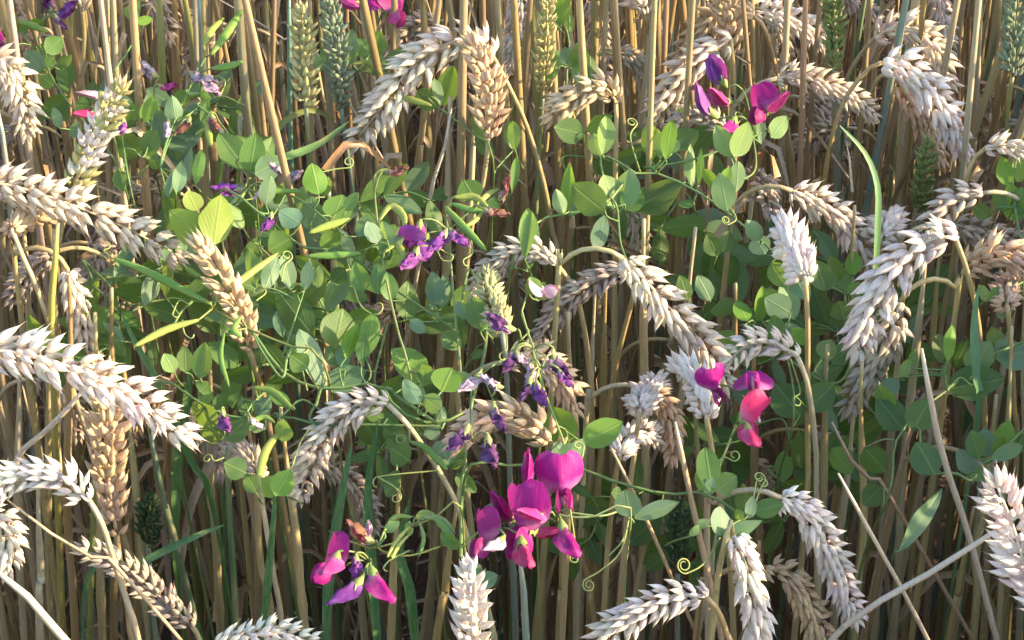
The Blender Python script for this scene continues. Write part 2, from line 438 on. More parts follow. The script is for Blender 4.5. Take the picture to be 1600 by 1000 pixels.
WHEAT = [
 # label, ear, stalk, kwargs
 ("big pale wheat ear entering from the left edge, arching right above the dense leaves", [(-60,288),(0,287),(70,305),(150,335),(220,368),(278,398)], None, dict(off=-.02, w=62, phi=25)),
 ("short wheat ear tucked under the long arching ear at the upper left edge", [(18,358),(48,338),(92,330)], [(35,400),(75,500)], dict(off=.0, w=52, c='warm', fs='a')),
 ("upright wheat ear half green half white with long bristly tip, upper left", [(112,300),(135,245),(165,185),(190,135)], [(100,340),(85,420),(78,520)], dict(off=.0, w=54, c='mix', phi=20)),
 ("thick pale ear drooping at the left edge beside the pink bloom", [(-40,110),(-5,92),(22,115),(36,160),(40,205)], None, dict(off=.0, w=52, c='pale')),
 ("tan ear hanging down from the top left corner of the picture", [(5,-40),(18,5),(28,45),(34,82)], None, dict(off=.05, w=40, c='tan')),
 ("large creamy ear arching from the left edge over a brown upright ear", [(-60,555),(0,548),(70,562),(135,582),(200,612),(250,652),(292,682)], None, dict(off=-.10, w=70, c='white', phi=35)),
 ("pale ear bowed left, on the leaning stalk at lower left", [(138,780),(100,748),(55,742),(0,752),(-50,770)], [(160,820),(185,900),(205,960),(222,1030)], dict(off=-.05, w=56, c='white', phi=30)),
 ("brown upright ear standing beneath the large creamy ear at left", [(182,832),(172,770),(168,700),(166,630),(160,580)], [(188,880),(200,960),(212,1030)], dict(off=.065, w=72, c='tan', phi=60)),
 ("small whitish ear hanging just above the large creamy left ear", [(106,422),(118,465),(135,520),(150,575)], None, dict(off=.03, w=54, c='pale', phi=80)),
 ("stubby pale ear cut by the left edge near the bottom", [(-50,800),(-10,805),(14,835),(12,890)], None, dict(off=-.03, w=56, c='pale')),
 ("shaded brown ear lying low at bottom left, pointing up to the left", [(300,978),(262,945),(220,905),(175,875),(128,860)], [(312,1000),(330,1060)], dict(off=.10, w=46, c='grey', phi=20)),
 ("tan bristly ear leaning left among pea leaves, left of centre", [(388,540),(378,495),(355,450),(335,415),(312,384)], [(400,580),(414,625),(430,720)], dict(off=.02, w=62, c='warm', phi=70)),
 ("small greyish ear peeping out below pea leaves, lower left of centre", [(404,742),(385,715),(350,695)], [(412,800),(428,900),(442,990)], dict(off=.05, w=58, c='grey', fs='a', phi=60)),
 ("arched ear with dangling tip beside a bare leaning stalk, low centre left", [(606,632),(565,630),(525,655),(492,705),(468,775)], [(640,668),(685,735),(718,800),(745,900),(775,1010)], dict(off=-.02, w=52, c='pale', phi=30)),
 ("large arched ear at top centre drooping to the left on an orange stalk", [(768,85),(735,62),(690,72),(645,102),(605,155),(575,195),(553,222)], [(790,125),(822,195),(848,280),(863,360),(875,430)], dict(off=-.02, w=62, c='pale', phi=35)),
 ("brown upright ear crossing behind the large arched ear at top centre", [(763,212),(765,165),(758,115),(742,68)], [(760,250),(752,300),(735,370)], dict(off=.02, w=56, c='warm', phi=55)),
 ("whitish ear hanging straight down at the top edge, right of the arched ear", [(815,-45),(812,0),(808,45),(800,105)], None, dict(off=.08, w=42, c='white', phi=40)),
 ("short sunlit ear pointing left above the pale pea leaves at top centre", [(962,158),(945,138),(915,140),(890,158),(862,184)], [(963,190),(962,240)], dict(off=.0, w=50, c='warm', phi=40)),
 ("dull hanging ear at the top edge beside dark pea leaves", [(922,-30),(930,15),(938,65),(946,122)], None, dict(off=.13, w=42, c='grey')),
 ("greyish drooping ear behind the stalk with the cut-off head, top right of centre", [(962,82),(988,88),(1008,115),(1020,165)], None, dict(off=.10, w=44, c='grey')),
 ("ear cut by the top edge on a thick straight pale stalk", [(1008,22),(1000,2),(975,-15),(940,-30)], [(1016,60),(1025,110),(1030,160),(1034,260)], dict(off=.03, w=50, c='pale')),
 ("big pale ear slanting down left, just behind the purple blooms", [(1142,60),(1105,85),(1070,112),(1045,148),(1022,185)], [(1146,110),(1147,200),(1140,320)], dict(off=.02, w=58, c='pale', phi=35)),
 ("tan ear above the purple blooms, slanting to the top edge", [(1175,25),(1135,18),(1100,45),(1078,75),(1062,100)], [(1195,45),(1215,120),(1232,220),(1240,300)], dict(off=.05, w=54, c='warm')),
 ("knobbly upright ear at the top edge above the purple blooms", [(1140,85),(1140,45),(1132,0),(1120,-40)], None, dict(off=.07, w=52, c='warm', phi=60)),
 ("whitish sideways ear at top right with its bristles upward", [(1180,20),(1215,22),(1255,40),(1295,68)], None, dict(off=.10, w=44, c='white')),
 ("small ear hanging behind the sideways white ear at top right", [(1212,35),(1222,75),(1218,115),(1208,160)], None, dict(off=.15, w=44, c='grey')),
 ("slender ear pointing right, alone in front of bare stalks at upper right", [(1215,122),(1250,118),(1295,133),(1335,153),(1364,180)], None, dict(off=.04, w=40, c='pale', phi=30)),
 ("small dull ear at the top edge beside a green upright ear", [(1315,-25),(1335,0),(1358,20),(1375,48)], None, dict(off=.16, w=42, c='grey')),
 ("arching ear at upper right, topmost of the three nested drooping ears", [(1368,58),(1405,40),(1445,58),(1468,98),(1480,150)], [(1345,85),(1325,120),(1308,180),(1290,280)], dict(off=.06, w=54, c='pale')),
 ("broad pale ear at upper right, middle of the three nested drooping ears", [(1378,98),(1412,102),(1450,138),(1480,182),(1506,236)], [(1355,110),(1318,160),(1295,240),(1280,340)], dict(off=.0, w=62, c='white', phi=40)),
 ("orange tinted ear at upper right, lowest of the three nested drooping ears", [(1395,118),(1425,160),(1450,205),(1470,252)], [(1370,125),(1345,200),(1330,300)], dict(off=.05, w=50, c='warm')),
 ("whitish ear hanging vertically from the top edge, far right", [(1462,-40),(1468,0),(1475,45),(1482,95)], None, dict(off=.12, w=42, c='white')),
 ("ear running out of the right edge on a hooked white stalk", [(1540,232),(1570,226),(1605,240),(1650,262)], [(1522,248),(1510,280),(1502,330),(1490,400)], dict(off=-.01, w=44, c='pale')),
 ("curved ear left of the end-on ear, drooping over green leaves at right", [(1238,298),(1278,314),(1320,345),(1348,388),(1368,432)], None, dict(off=.02, w=52, c='pale', phi=20)),
 ("wheat ear seen end-on like a white star, right of centre", [(1376,372),(1385,352),(1394,335)], [(1374,400),(1370,470)], dict(off=.05, w=56, c='white', fs='a', phi=45)),
 ("upright white flattened ear on a tall straight stalk, right of centre", [(1258,434),(1248,408),(1236,380),(1222,350)], [(1262,500),(1262,600),(1262,700),(1260,790)], dict(off=-.04, w=66, c='white', fs='a', phi=70)),
 ("largest bristly ear at right, drooping left from a curved stalk", [(1492,370),(1455,374),(1415,402),(1382,442),(1358,492),(1340,548)], [(1510,420),(1528,500),(1537,600),(1540,700),(1545,820)], dict(off=-.06, w=82, c='white', phi=45)),
 ("tan ear hanging below the largest bristly ear at right", [(1408,470),(1388,530),(1355,588),(1326,640)], None, dict(off=.0, w=56, c='grey', phi=40)),
 ("pale ear bent over directly above the largest bristly ear", [(1535,302),(1500,308),(1472,332),(1452,368)], None, dict(off=.0, w=54, c='pale')),
 ("shaded ear reaching the right edge, upper of the two crossing there", [(1488,350),(1540,364),(1580,378),(1640,402)], None, dict(off=.04, w=48, c='grey')),
 ("tan ear reaching the right edge, lower of the two crossing there", [(1508,420),(1548,396),(1590,400),(1645,425)], [(1500,440),(1480,560)], dict(off=.02, w=56, c='tan')),
 ("rough ear stub on a thick stalk under the two crossing ears at the right edge", [(1574,478),(1572,455),(1590,430)], [(1580,540),(1585,640),(1588,720)], dict(off=.0, w=48, c='tan', fs='a')),
 ("white bristly ear cut by the right edge near the bottom", [(1640,960),(1604,890),(1582,820),(1556,755)], None, dict(off=-.07, w=72, c='white', phi=30)),
 ("pale pink-tinted ear hanging in the lower right, its tip at the crossed straws", [(1220,778),(1258,795),(1288,848),(1314,908),(1336,968)], None, dict(off=-.03, w=56, c='white', phi=40)),
 ("shaded tan ear at the bottom between two white hanging ears", [(1198,888),(1232,898),(1262,945),(1292,1010)], None, dict(off=.03, w=52, c='tan')),
 ("broad white ear hanging at the bottom edge, right of centre", [(1146,835),(1164,880),(1178,940),(1188,1020)], [(1142,815),(1135,840),(1122,900),(1110,1010)], dict(off=-.05, w=68, c='white', phi=75)),
 ("white bristly ear lying almost flat at the bottom edge, right of centre", [(1102,932),(1060,930),(1010,952),(960,982),(915,1020)], [(1122,955),(1138,1000),(1146,1050)], dict(off=-.05, w=54, c='white', phi=30)),
 ("long pale ear slanting down right from the centre towards the pink flower", [(974,404),(1010,440),(1052,488),(1096,535),(1132,600)], None, dict(off=-.04, w=62, c='pale', phi=20)),
 ("dull brown ear meeting the long slanting ear at an angle in the centre", [(985,420),(940,434),(895,462),(865,495),(843,530)], [(992,450),(965,560),(940,700),(930,860)], dict(off=.0, w=46, c='grey')),
 ("bowed ear behind the green ear in the centre, on a hooked stalk", [(868,412),(842,390),(802,392),(768,418),(742,462)], [(890,440),(908,490),(920,570),(925,660)], dict(off=.0, w=44, c='pale')),
 ("yellow-green upright ear rising above withered pea flowers in the centre", [(785,520),(775,490),(765,460),(756,428)], [(790,560),(794,640),(796,720)], dict(off=-.03, w=48, c='ygreen', fs='a')),
 ("tan ear curling down right of the withered flowers, centre", [(795,565),(840,558),(878,590),(898,640)], None, dict(off=-.01, w=52, c='warm')),
 ("broad creamy ear spread behind withered flowers, its thin foot at right", [(868,698),(838,668),(800,648),(758,655),(715,690)], None, dict(off=-.02, w=66, c='warm', phi=50)),
 ("short ear bent over left behind the pink flower at right of centre", [(1246,558),(1215,538),(1175,535),(1142,560)], [(1262,600),(1274,690),(1276,780)], dict(off=-.02, w=46, c='pale', phi=25)),
 ("white tufted ear on a leaning stalk left of the pink flower, right of centre", [(1104,652),(1098,618),(1080,588),(1060,572)], [(1112,700),(1128,800),(1142,900)], dict(off=-.01, w=60, c='white', fs='a', phi=60)),
 ("leftmost of the small white tufted ears below the long slanting ear", [(1000,642),(1008,618),(1030,592)], [(992,700),(980,800),(972,900)], dict(off=.02, w=50, c='white', fs='a', phi=50)),
 ("low white tufted ear on a hooked pale stalk, right of centre", [(968,712),(980,685),(1008,675),(1045,688)], [(960,760),(950,850),(945,930)], dict(off=.03, w=44, c='white', fs='a')),
 ("shaded brown ear hanging between the small white tufted ears", [(1015,612),(1040,635),(1052,670),(1050,715)], None, dict(off=.05, w=48, c='tan')),
 ("white upright ear at the bottom edge below the magenta blooms", [(742,1060),(738,1000),(736,945),(734,890)], None, dict(off=-.05, w=62, c='white', phi=50)),
 ("sliver of a white ear at the bottom edge, left of centre", [(330,1010),(380,998),(430,988),(490,1006)], None, dict(off=-.06, w=46, c='white')),
 ("small grey ear hanging from the top edge at upper left", [(232,-40),(245,0),(255,30),(266,62)], None, dict(off=.10, w=36, c='grey')),
 ("shaded ear low at the left edge behind the leaning stalk", [(80,398),(55,415),(35,440),(18,468)], None, dict(off=.10, w=40, c='grey')),
 ("ear foot at the top edge on a straight pale stalk, upper left", [(128,14),(120,-10),(105,-45)], [(132,60),(128,110),(132,160)], dict(off=.04, w=46, c='pale')),
 ("small shaded ear between the purple blooms and the upright white ear", [(1178,278),(1195,290),(1204,330)], None, dict(off=.08, w=44, c='grey', fs='t')),
 ("dim ear hanging among bare stalks just above the long slanting ear", [(982,320),(994,350),(1000,405)], None, dict(off=.10, w=42, c='grey')),
 ("coarse pale ear lying behind the lower purple blooms at upper right", [(1128,196),(1100,180),(1072,182),(1046,204)], None, dict(off=.05, w=36, c='grey')),
 ("shaded ear low at right behind the round pea leaves", [(1512,712),(1535,728),(1546,760),(1550,800)], None, dict(off=.12, w=42, c='grey')),
 ("tan ear with warm glow behind pale pea leaves, upper centre", [(985,228),(965,240),(950,262),(945,290)], None, dict(off=.10, w=36, c='tan')),
 ("yellow-green upright ear on a bluish stalk at top left of centre", [(478,165),(477,120),(475,70),(472,18)], [(480,200),(483,262),(488,380)], dict(off=.02, w=48, c='ygreen', phi=35)),
 ("blue-green ear half hidden by round leaves at top, left of centre", [(533,165),(530,110),(522,50),(514,-10)], [(540,220),(552,300),(560,400)], dict(off=.03, w=46, c='bgreen')),
 ("green ear behind dark leaves at the top edge, right of centre", [(848,150),(850,105),(853,55),(856,0)], [(843,220),(838,320),(836,400)], dict(off=.04, w=40, c='ygreen')),
 ("slim green ear at the top edge between two pale drooping ears", [(1303,108),(1304,65),(1303,20),(1300,-25)], [(1306,160),(1310,240)], dict(off=.04, w=34, c='green')),
 ("dark green ear standing in shade below the nested drooping ears", [(1438,328),(1441,295),(1446,260),(1450,225)], [(1432,380),(1425,470)], dict(off=.10, w=40, c='green')),
 ("green ear at the top right corner on a blue-grey stalk", [(1582,118),(1584,75),(1588,30),(1592,-20)], [(1574,180),(1566,260)], dict(off=.04, w=46, c='bgreen')),
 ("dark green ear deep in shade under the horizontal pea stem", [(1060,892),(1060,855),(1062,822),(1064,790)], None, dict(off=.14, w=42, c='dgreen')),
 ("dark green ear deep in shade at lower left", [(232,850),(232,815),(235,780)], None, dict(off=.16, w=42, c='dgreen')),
]
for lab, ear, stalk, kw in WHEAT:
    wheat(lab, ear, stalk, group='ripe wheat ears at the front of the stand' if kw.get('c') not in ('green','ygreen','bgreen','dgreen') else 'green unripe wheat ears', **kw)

# ears half hidden between the stalks behind
def outside_faces(x, y): return True
_r = random.Random(21)
for i in range(34):
    px = _r.uniform(-40, 1640); py = _r.uniform(-30, 420) if i < 20 else _r.uniform(350, 760)
    off = _r.uniform(.16, .30)
    sgn = _r.choice((-1, 1)); l = _r.uniform(90, 130); a = _r.uniform(.2, 1.2)
    ear = [(px, py), (px+sgn*math.cos(a)*l*.35, py-4+l*.12), (px+sgn*math.cos(a)*l*.72, py+l*.45), (px+sgn*math.cos(a)*l*.85, py+l*.85)]
    lab = ('shaded ripe ear half hidden among stalks at the ' + ('upper ' if py < 330 else 'lower ') + ('left' if px < 530 else 'middle' if px < 1070 else 'right') + ', behind the front ears')
    wheat(lab, ear, None, off=off, w=40, c=_r.choice(('grey', 'tan', 'grey')), group='shaded ears behind the front row')

# ------------------------------------------------------------------ bare stalks
def straw_path(x, y, h, lx, ly, bow):
    return [Vector((0, 0, -.01)), Vector((lx*.33+bow, ly*.33, h*.33)), Vector((lx*.66+bow*.7, ly*.66, h*.66)), Vector((lx, ly, h))]
def straw_var(rnd):
    h = .82
    s, _ = spline(straw_path(0, 0, h, rnd.uniform(-.06, .06), rnd.uniform(-.05, .05), rnd.uniform(-.026, .026)), 24)
    nd = [rnd.uniform(.2, .3), rnd.uniform(.5, .62)]
    r = rnd.uniform(.0021, .0031)
    def rad(t):
        q = r*(1.0-.25*t)
        for n_ in nd:
            if abs(t-n_) < .03: q *= 1.2
            elif n_ < t < n_+.25: q *= 1.12
        return q
    return mesh('straw_stalk', tube(s, rad, 6), STRAW)
_r = random.Random(5)
SVAR = [straw_var(_r) for _ in range(16)]
def leaf_var(rnd):
    p0 = Vector((0, 0, 0)); L = rnd.uniform(.12, .24)
    pts = [p0, Vector((.012, 0, L*.3)), Vector((L*.22, rnd.uniform(-.02, .02), L*.42)), Vector((L*.36, rnd.uniform(-.03, .03), L*.1)), Vector((L*.42, 0, -L*.35))]
    s, _ = spline(pts, 14); w = rnd.uniform(.004, .009)
    return mesh('dry_leaf', ribbon(s, lambda t: w*(1-t)**.7+.0005, Vector((0, -1, .3)), rnd.uniform(.3, 1.1), rnd.uniform(-4, 4)), STRAW)
LVAR = [leaf_var(_r) for _ in range(8)]
def place_straw(x, y, rz, lean, c, sc, label, group, name='straw_stalk', leafp=.3):
    o = link(name, _r.choice(SVAR), None, c); o.location = (x, y, 0)
    o.rotation_euler = (lean[0], lean[1], rz); o.scale = (sc[0], sc[0], sc[1])
    tag(o, label, 'stalk', group)
    if _r.random() < leafp:
        l = link('dry_leaf', _r.choice(LVAR), o, jit((.40, .30, .18), .25)); l.location = (0, 0, _r.uniform(.2, .55)); l.rotation_euler = (0, _r.uniform(-.3, .3), _r.uniform(0, 6.28))
    return o
cnt = 0
SC2 = [tuple(.82*q for q in c) for c in STALKCOL]+[(.33, .25, .14), (.32, .24, .14), (.40, .34, .26), (.30, .21, .12), (.36, .31, .16)]
pts_used = []
while cnt < 285:
    y = 1.27+(_r.random()**1.3)*.85
    hw = y*1.18*HF*1.06+.03
    x = _r.uniform(-hw, hw)
    if any(abs(x-a) < .006 and abs(y-b) < .012 for a, b in pts_used): continue
    pts_used.append((x, y))
    g = _r.random()
    c = jit(_r.choice(SC2), .18) if g > .07 else jit(_r.choice(GREENSTALK), .15)
    place_straw(x, y, _r.uniform(0, 6.28), (_r.gauss(0, .06), _r.gauss(0, .075)), c, (_r.uniform(.85, 1.2), _r.uniform(1.16, 1.32)),
                'bare straw stalk in the crowded stand behind the ears' if g > .07 else 'blue-green unripe stalk in the crowded stand behind the ears',
                'straw stalks of the stand' if g > .07 else 'green stalks of the stand')
    cnt += 1

# stalks at the front whose upper ends lie behind ears or leaves: x top, y top, x foot, y foot (picture)
FRONT = [(150,90,128,300),(250,120,262,420),(925,560,905,1010),(945,500,930,1010),(1005,470,1000,1010),(1075,470,1045,760),(890,560,900,900),(1115,860,1085,1010),
 (855,800,835,1010),(880,850,872,1010),(905,850,935,1010),(1010,690,985,1010),(1150,560,1152,860),(1180,640,1188,900),(1290,610,1270,1010),(1345,640,1335,1010),
 (1400,600,1365,1010),(1440,470,1395,1010),(1465,430,1410,1010),(1505,880,1480,1010),(1545,740,1520,1010),(1575,660,1560,1010),(1600,560,1592,1010),(1330,440,1318,700),
 (40,400,72,800),(85,440,95,1010),(110,560,118,1010),(150,560,160,1010),(175,580,178,1010),(30,640,38,1010),(60,820,62,1010),(205,690,235,1010),(400,760,432,1010),
 (450,740,480,1010),(330,640,340,900),(655,300,640,600),(700,250,688,560),(590,300,600,520),(1090,700,1110,1010),(1215,120,1240,320),(1045,20,1030,230),(870,60,880,330),
 (1425,30,1400,330),(1395,140,1350,420),(1530,60,1515,330),(1560,80,1550,300),(740,220,720,520),(520,380,540,640),(620,820,610,1010),(700,880,680,1010),(1190,940,1195,1060),(1325,740,1300,1010)]
def region_label(x, y):
    if y < 750:
        return ('bare golden stalk behind the upper left ears and leaves' if x < 500 else 'bare golden stalk behind the hooked yellowish pods, upper middle' if x < 800 else
                'bare golden stalk behind the upright white ear or the purple blooms' if x < 1320 else 'bare golden stalk under the nested drooping ears, upper right')
    return ('bare golden stalk below the large creamy ear at lower left' if x < 260 else 'bare golden stalk in the shade around the low arched ear' if x < 720 else
            'bare golden stalk beside or below the magenta blooms, bottom centre' if x < 960 else 'bare golden stalk below the small white tufted ears' if x < 1215 else
            'bare golden stalk in the lower right among dark pea leaves' if x < 1440 else 'bare golden stalk near the crossed straws and the bottom right corner')
for i, (x0, y0, x1, y1) in enumerate(FRONT):
    yy = P((x0+x1)/2, (y0+y1)/2, _r.uniform(.14, .24)).y
    a = Q(x0, y0, yy); b = Q(x1, y1, yy)
    g = b+(b-a)*(b.z/max(.02, a.z-b.z)); g = Vector((max(b.x-.12, min(b.x+.12, g.x)), yy+.02, -.01))
    top = a+(a-b).normalized()*_r.uniform(.03, .07); s, _ = spline([g, b, (a+b)/2+Vector((_r.uniform(-.004, .004), 0, 0)), a, top], 60)
    root = Vector((g.x, g.y, 0)); rr = _r.uniform(.0022, .0032)
    nn = _r.uniform(.55, .8)
    o = link('straw_stalk', mesh('straw_stalk', tube([q-root for q in s], lambda t: rr*(1.1-.25*t)*(1.25 if abs(t-nn) < .010 else 1)*(1 if t < .9 else max(.5, (1-t)/.1)), 7), STRAW), None, jit(_r.choice(STALKCOL), .12)); o.location = root
    tag(o, region_label(x1, y1), 'stalk', 'bare stalks among the front ears')
    if _r.random() < .3:
        l = link('dry_leaf', _r.choice(LVAR), o, jit((.42, .32, .20), .2)); l.location = s[30]-root; l.rotation_euler = (0, 0, _r.uniform(0, 6.28))

# straws and green stems that cross the stand at a slant
CROSS = [("straight grey-brown straw slanting down right past the round leaves, lower right", [(1440,545),(1470,700),(1515,840),(1560,1010)], .0, .0021, (.50,.42,.32)),
 ("long pale straw rising to the right across the lower right corner", [(1290,1010),(1390,935),(1470,885),(1525,850),(1600,800)], -.02, .0020, (.55,.49,.40)),
 ("thin straw slanting down right to meet the rising pale straw, lower right", [(1310,740),(1370,850),(1420,940),(1460,1020)], -.01, .0014, (.55,.47,.34)),
 ("pale straw slanting down right in the bottom left corner", [(-20,880),(40,930),(110,1010)], -.05, .0026, (.60,.54,.42)),
 ("thin straw crossing the left stalks from the hooked ear down to the right", [(10,780),(75,830),(140,875),(200,905)], -.02, .0012, (.52,.40,.24)),
 ("folded grey straw slanting up right behind the large creamy left ear", [(20,730),(70,680),(105,640),(150,585)], .03, .0020, (.52,.46,.38)),
 ("dark red-brown straw crossing below the hanging tan ear at right", [(1300,660),(1330,720),(1360,760),(1390,775)], .03, .0015, (.30,.20,.12)),
 ("thin brown straw slanting through the stalks below the tufted ears", [(955,700),(1000,790),(1040,880),(1075,960)], .02, .0013, (.50,.36,.20)),
 ("pale brown straw leaning from the tufted ears to the bottom edge", [(1055,660),(1080,780),(1105,890),(1130,1010)], .0, .0019, (.50,.37,.24)),
 ("long thin grey stem slanting across the top left stalks", [(325,-10),(380,20),(450,65),(500,90)], .06, .0010, (.45,.37,.32)),
 ("straight grey straw leaning right above the pink withered flowers", [(665,350),(675,290),(695,230),(705,170)], .05, .0016, (.50,.45,.38)),
 ("blue-green stalk beside the green ear at top left of centre", [(452,-10),(452,80),(453,180),(456,300)], .05, .0022, (.12,.24,.17)),
 ("blue-green stalk at the top edge left of centre", [(310,-10),(314,50),(316,120),(320,200)], .07, .0024, (.17,.27,.25)),
 ("bluish green stalk below the magenta blooms at the bottom edge", [(812,870),(818,920),(820,960),(824,1030)], .02, .0024, (.20,.30,.26)),
 ("blue-green stalk at the left edge beside the thick pale ear", [(-8,150),(2,200),(10,260),(16,330)], .02, .0022, (.22,.30,.30)),
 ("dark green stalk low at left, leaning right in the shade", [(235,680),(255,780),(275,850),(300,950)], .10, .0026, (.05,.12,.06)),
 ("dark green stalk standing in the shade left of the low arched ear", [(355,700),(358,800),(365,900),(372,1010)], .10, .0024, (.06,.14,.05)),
 ("bright green stalk behind the brown upright ear at left", [(150,560),(148,680),(146,800),(140,1010)], .16, .0022, (.20,.28,.06)),
 ("yellow stalk rising above the green leaves at the left", [(90,350),(85,420),(80,480),(82,560)], .02, .0026, (.42,.38,.10))]
for lab, pp, off, r, c in CROSS:
    yy = [P(x, y, off).y for x, y in pp]; ym = sum(yy)/len(yy)
    steep = abs(pp[-1][1]-pp[0][1]) > 2.2*abs(pp[-1][0]-pp[0][0])
    pts = [Q(x, y, ym) for x, y in pp]
    lo = pts[0] if pts[0].z < pts[-1].z else pts[-1]; hi_first = pts[0].z > pts[-1].z
    if not hi_first: pts.reverse()
    d = (pts[-1]-pts[-2]).normalized()
    g = Vector((pts[-1].x+max(-.35, min(.35, d.x/max(.15, -d.z)*pts[-1].z)), ym+.03, -.005))
    pts += [pts[-1].lerp(g, .5), g]
    root = Vector((g.x, g.y, 0))
    s, _ = spline([q-root for q in pts], 30)
    o = link('slanting_straw', mesh('slanting_straw', tube(s, lambda t: r*(.8+.3*t)*min(1, .5+t*12), 7), STRAW), None, c); o.location = root
    tag(o, lab, 'straw')

# deep stand nobody could count, plus unseen stalks added to block light
def straw_mass():
    rnd = random.Random(11); V = []; F = []; C = []
    for i in range(4700):
        while True:
            y, x = (rnd.uniform(.30, 3.6), rnd.uniform(-1.7, 1.7)) if i < 3000 else (rnd.uniform(.34, .70), rnd.uniform(-.8, .9)) if i < 4100 else (rnd.uniform(.7, 1.6), rnd.uniform(.35, 1.1))  # out-of-frame front strip and denser right flank, added to shade the lower stalks
            if y > 2.05 or y < .70 or abs(x) > (y*.848+.715)*HF*1.04+.05: break
        h = rnd.uniform(.66, .86)
        if y < .72: h = min(h, 1.35-.90*y-.10)*rnd.uniform(.85, 1)
        lx = rnd.gauss(0, .05); ly = rnd.gauss(0, .05)
        s, _ = spline([Vector((x, y, -.01)), Vector((x+lx*.4+rnd.gauss(0, .006), y+ly*.4, h*.5)), Vector((x+lx, y+ly, h))], 7)
        r = rnd.uniform(.0022, .0033)
        v, f = tube(s, lambda t: r*(1-.25*t), 5); o = len(V)
        V += v; F += [tuple(k+o for k in q) for q in f]; c = rnd.choice(SC2); k = rnd.uniform(.75, 1.15)
        C += [(c[0]*k, c[1]*k, c[2]*k, 1)]*len(v)
        if y < .75: continue
        # drooping head, a coarse ear
        d = rnd.uniform(0, 6.28); e = s[-1]; dd = Vector((math.cos(d), math.sin(d), 0))
        q, _ = spline([e, e+dd*.02+Vector((0, 0, .012)), e+dd*.05-Vector((0, 0, .005)), e+dd*.07-Vector((0, 0, .04))], 7)
        v, f = tube(q, lambda t: .0035+.004*math.sin(math.pi*min(1, t*1.05))+(.0012 if int(t*6) % 2 else 0), 6); o = len(V)
        V += v; F += [tuple(k+o for k in q2) for q2 in f]; c = rnd.choice((EARCOL['tan'], EARCOL['grey'], EARCOL['pale'])); C += [(*c, 1)]*len(v)
    m = mesh('straw_mass', (V, F), STRAWT)
    at = m.color_attributes.new('tint', 'FLOAT_COLOR', 'POINT')
    at.data.foreach_set('color', [x for c in C for x in c])
    o = link('wheat_stand', m); o['kind'] = 'stuff'
    tag(o, 'deep mass of straw stalks behind the counted ones, with unseen stalks added in front and at right to block light', 'wheat stand', kind='stuff')
straw_mass()
def litter():
    rnd = random.Random(13); V = []; F = []; C = []
    for i in range(1500):
        x = rnd.uniform(-1.2, 1.2); y = rnd.uniform(.8, 2.8); z = rnd.uniform(.002, .05); a = rnd.uniform(0, 6.28); l = rnd.uniform(.05, .2)
        d = Vector((math.cos(a), math.sin(a), rnd.uniform(-.15, .35)))
        s, _ = spline([Vector((x, y, z)), Vector((x, y, z))+d*l*.5+Vector((0, 0, rnd.uniform(0, .02))), Vector((x, y, z))+d*l], 5)
        if rnd.random() < .5: v, f = tube(s, .0014, 4)
        else:
            w = rnd.uniform(.003, .007); v, f = ribbon(s, lambda t: w, Vector((0, 0, 1)), .5, rnd.uniform(-2, 2))
        o = len(V); V += v; F += [tuple(k+o for k in q) for q in f]; k = rnd.uniform(.5, 1); C += [(.36*k, .27*k, .17*k, 1)]*len(v)
    m = mesh('straw_litter', (V, F), STRAWT); at = m.color_attributes.new('tint', 'FLOAT_COLOR', 'POINT')
    at.data.foreach_set('color', [x for c in C for x in c])
    o = link('straw_litter', m); o['kind'] = 'stuff'; tag(o, 'broken straw and dry leaf litter lying on the soil', 'litter', kind='stuff')
litter()
def tangle():      # fine dry leaf strips hanging in the stand
    rnd = random.Random(17); V = []; F = []; C = []
    for i in range(1400):
        y = rnd.uniform(1.15, 2.4); hw = y*.34+.1; x = rnd.uniform(-hw, hw); z = rnd.uniform(.08, .72); a = rnd.uniform(0, 6.28); L = rnd.uniform(.06, .2)
        d = Vector((math.cos(a), math.sin(a), 0)); k = rnd.uniform(.1, .7); p = Vector((x, y, z))
        s, _ = spline([p, p+d*L*k*.4+Vector((0, 0, L*rnd.uniform(-.1, .3))), p+d*L*k-Vector((0, 0, L*rnd.uniform(.2, .7)))], 8)
        w = rnd.uniform(.0012, .006); v, f = ribbon(s, lambda t: w*(1-t)**.5+.0004, Vector((rnd.uniform(-1, 1), -1, .3)), rnd.uniform(.2, 1), rnd.uniform(-4, 4))
        o = len(V); V += v; F += [tuple(q+o for q in g) for g in f]; c = rnd.choice(((.42, .32, .19), (.34, .24, .13), (.46, .38, .27), (.30, .17, .08))); kk = rnd.uniform(.7, 1.1)
        C += [(c[0]*kk, c[1]*kk, c[2]*kk, 1)]*len(v)
    m = mesh('dry_leaf_tangle', (V, F), STRAWT); at = m.color_attributes.new('tint', 'FLOAT_COLOR', 'POINT')
    at.data.foreach_set('color', [x for c in C for x in c])
    o = link('dry_leaf_tangle', m); o['kind'] = 'stuff'; tag(o, 'tangle of withered brown wheat leaves hanging between the stalks', 'dry leaves', kind='stuff')
tangle()

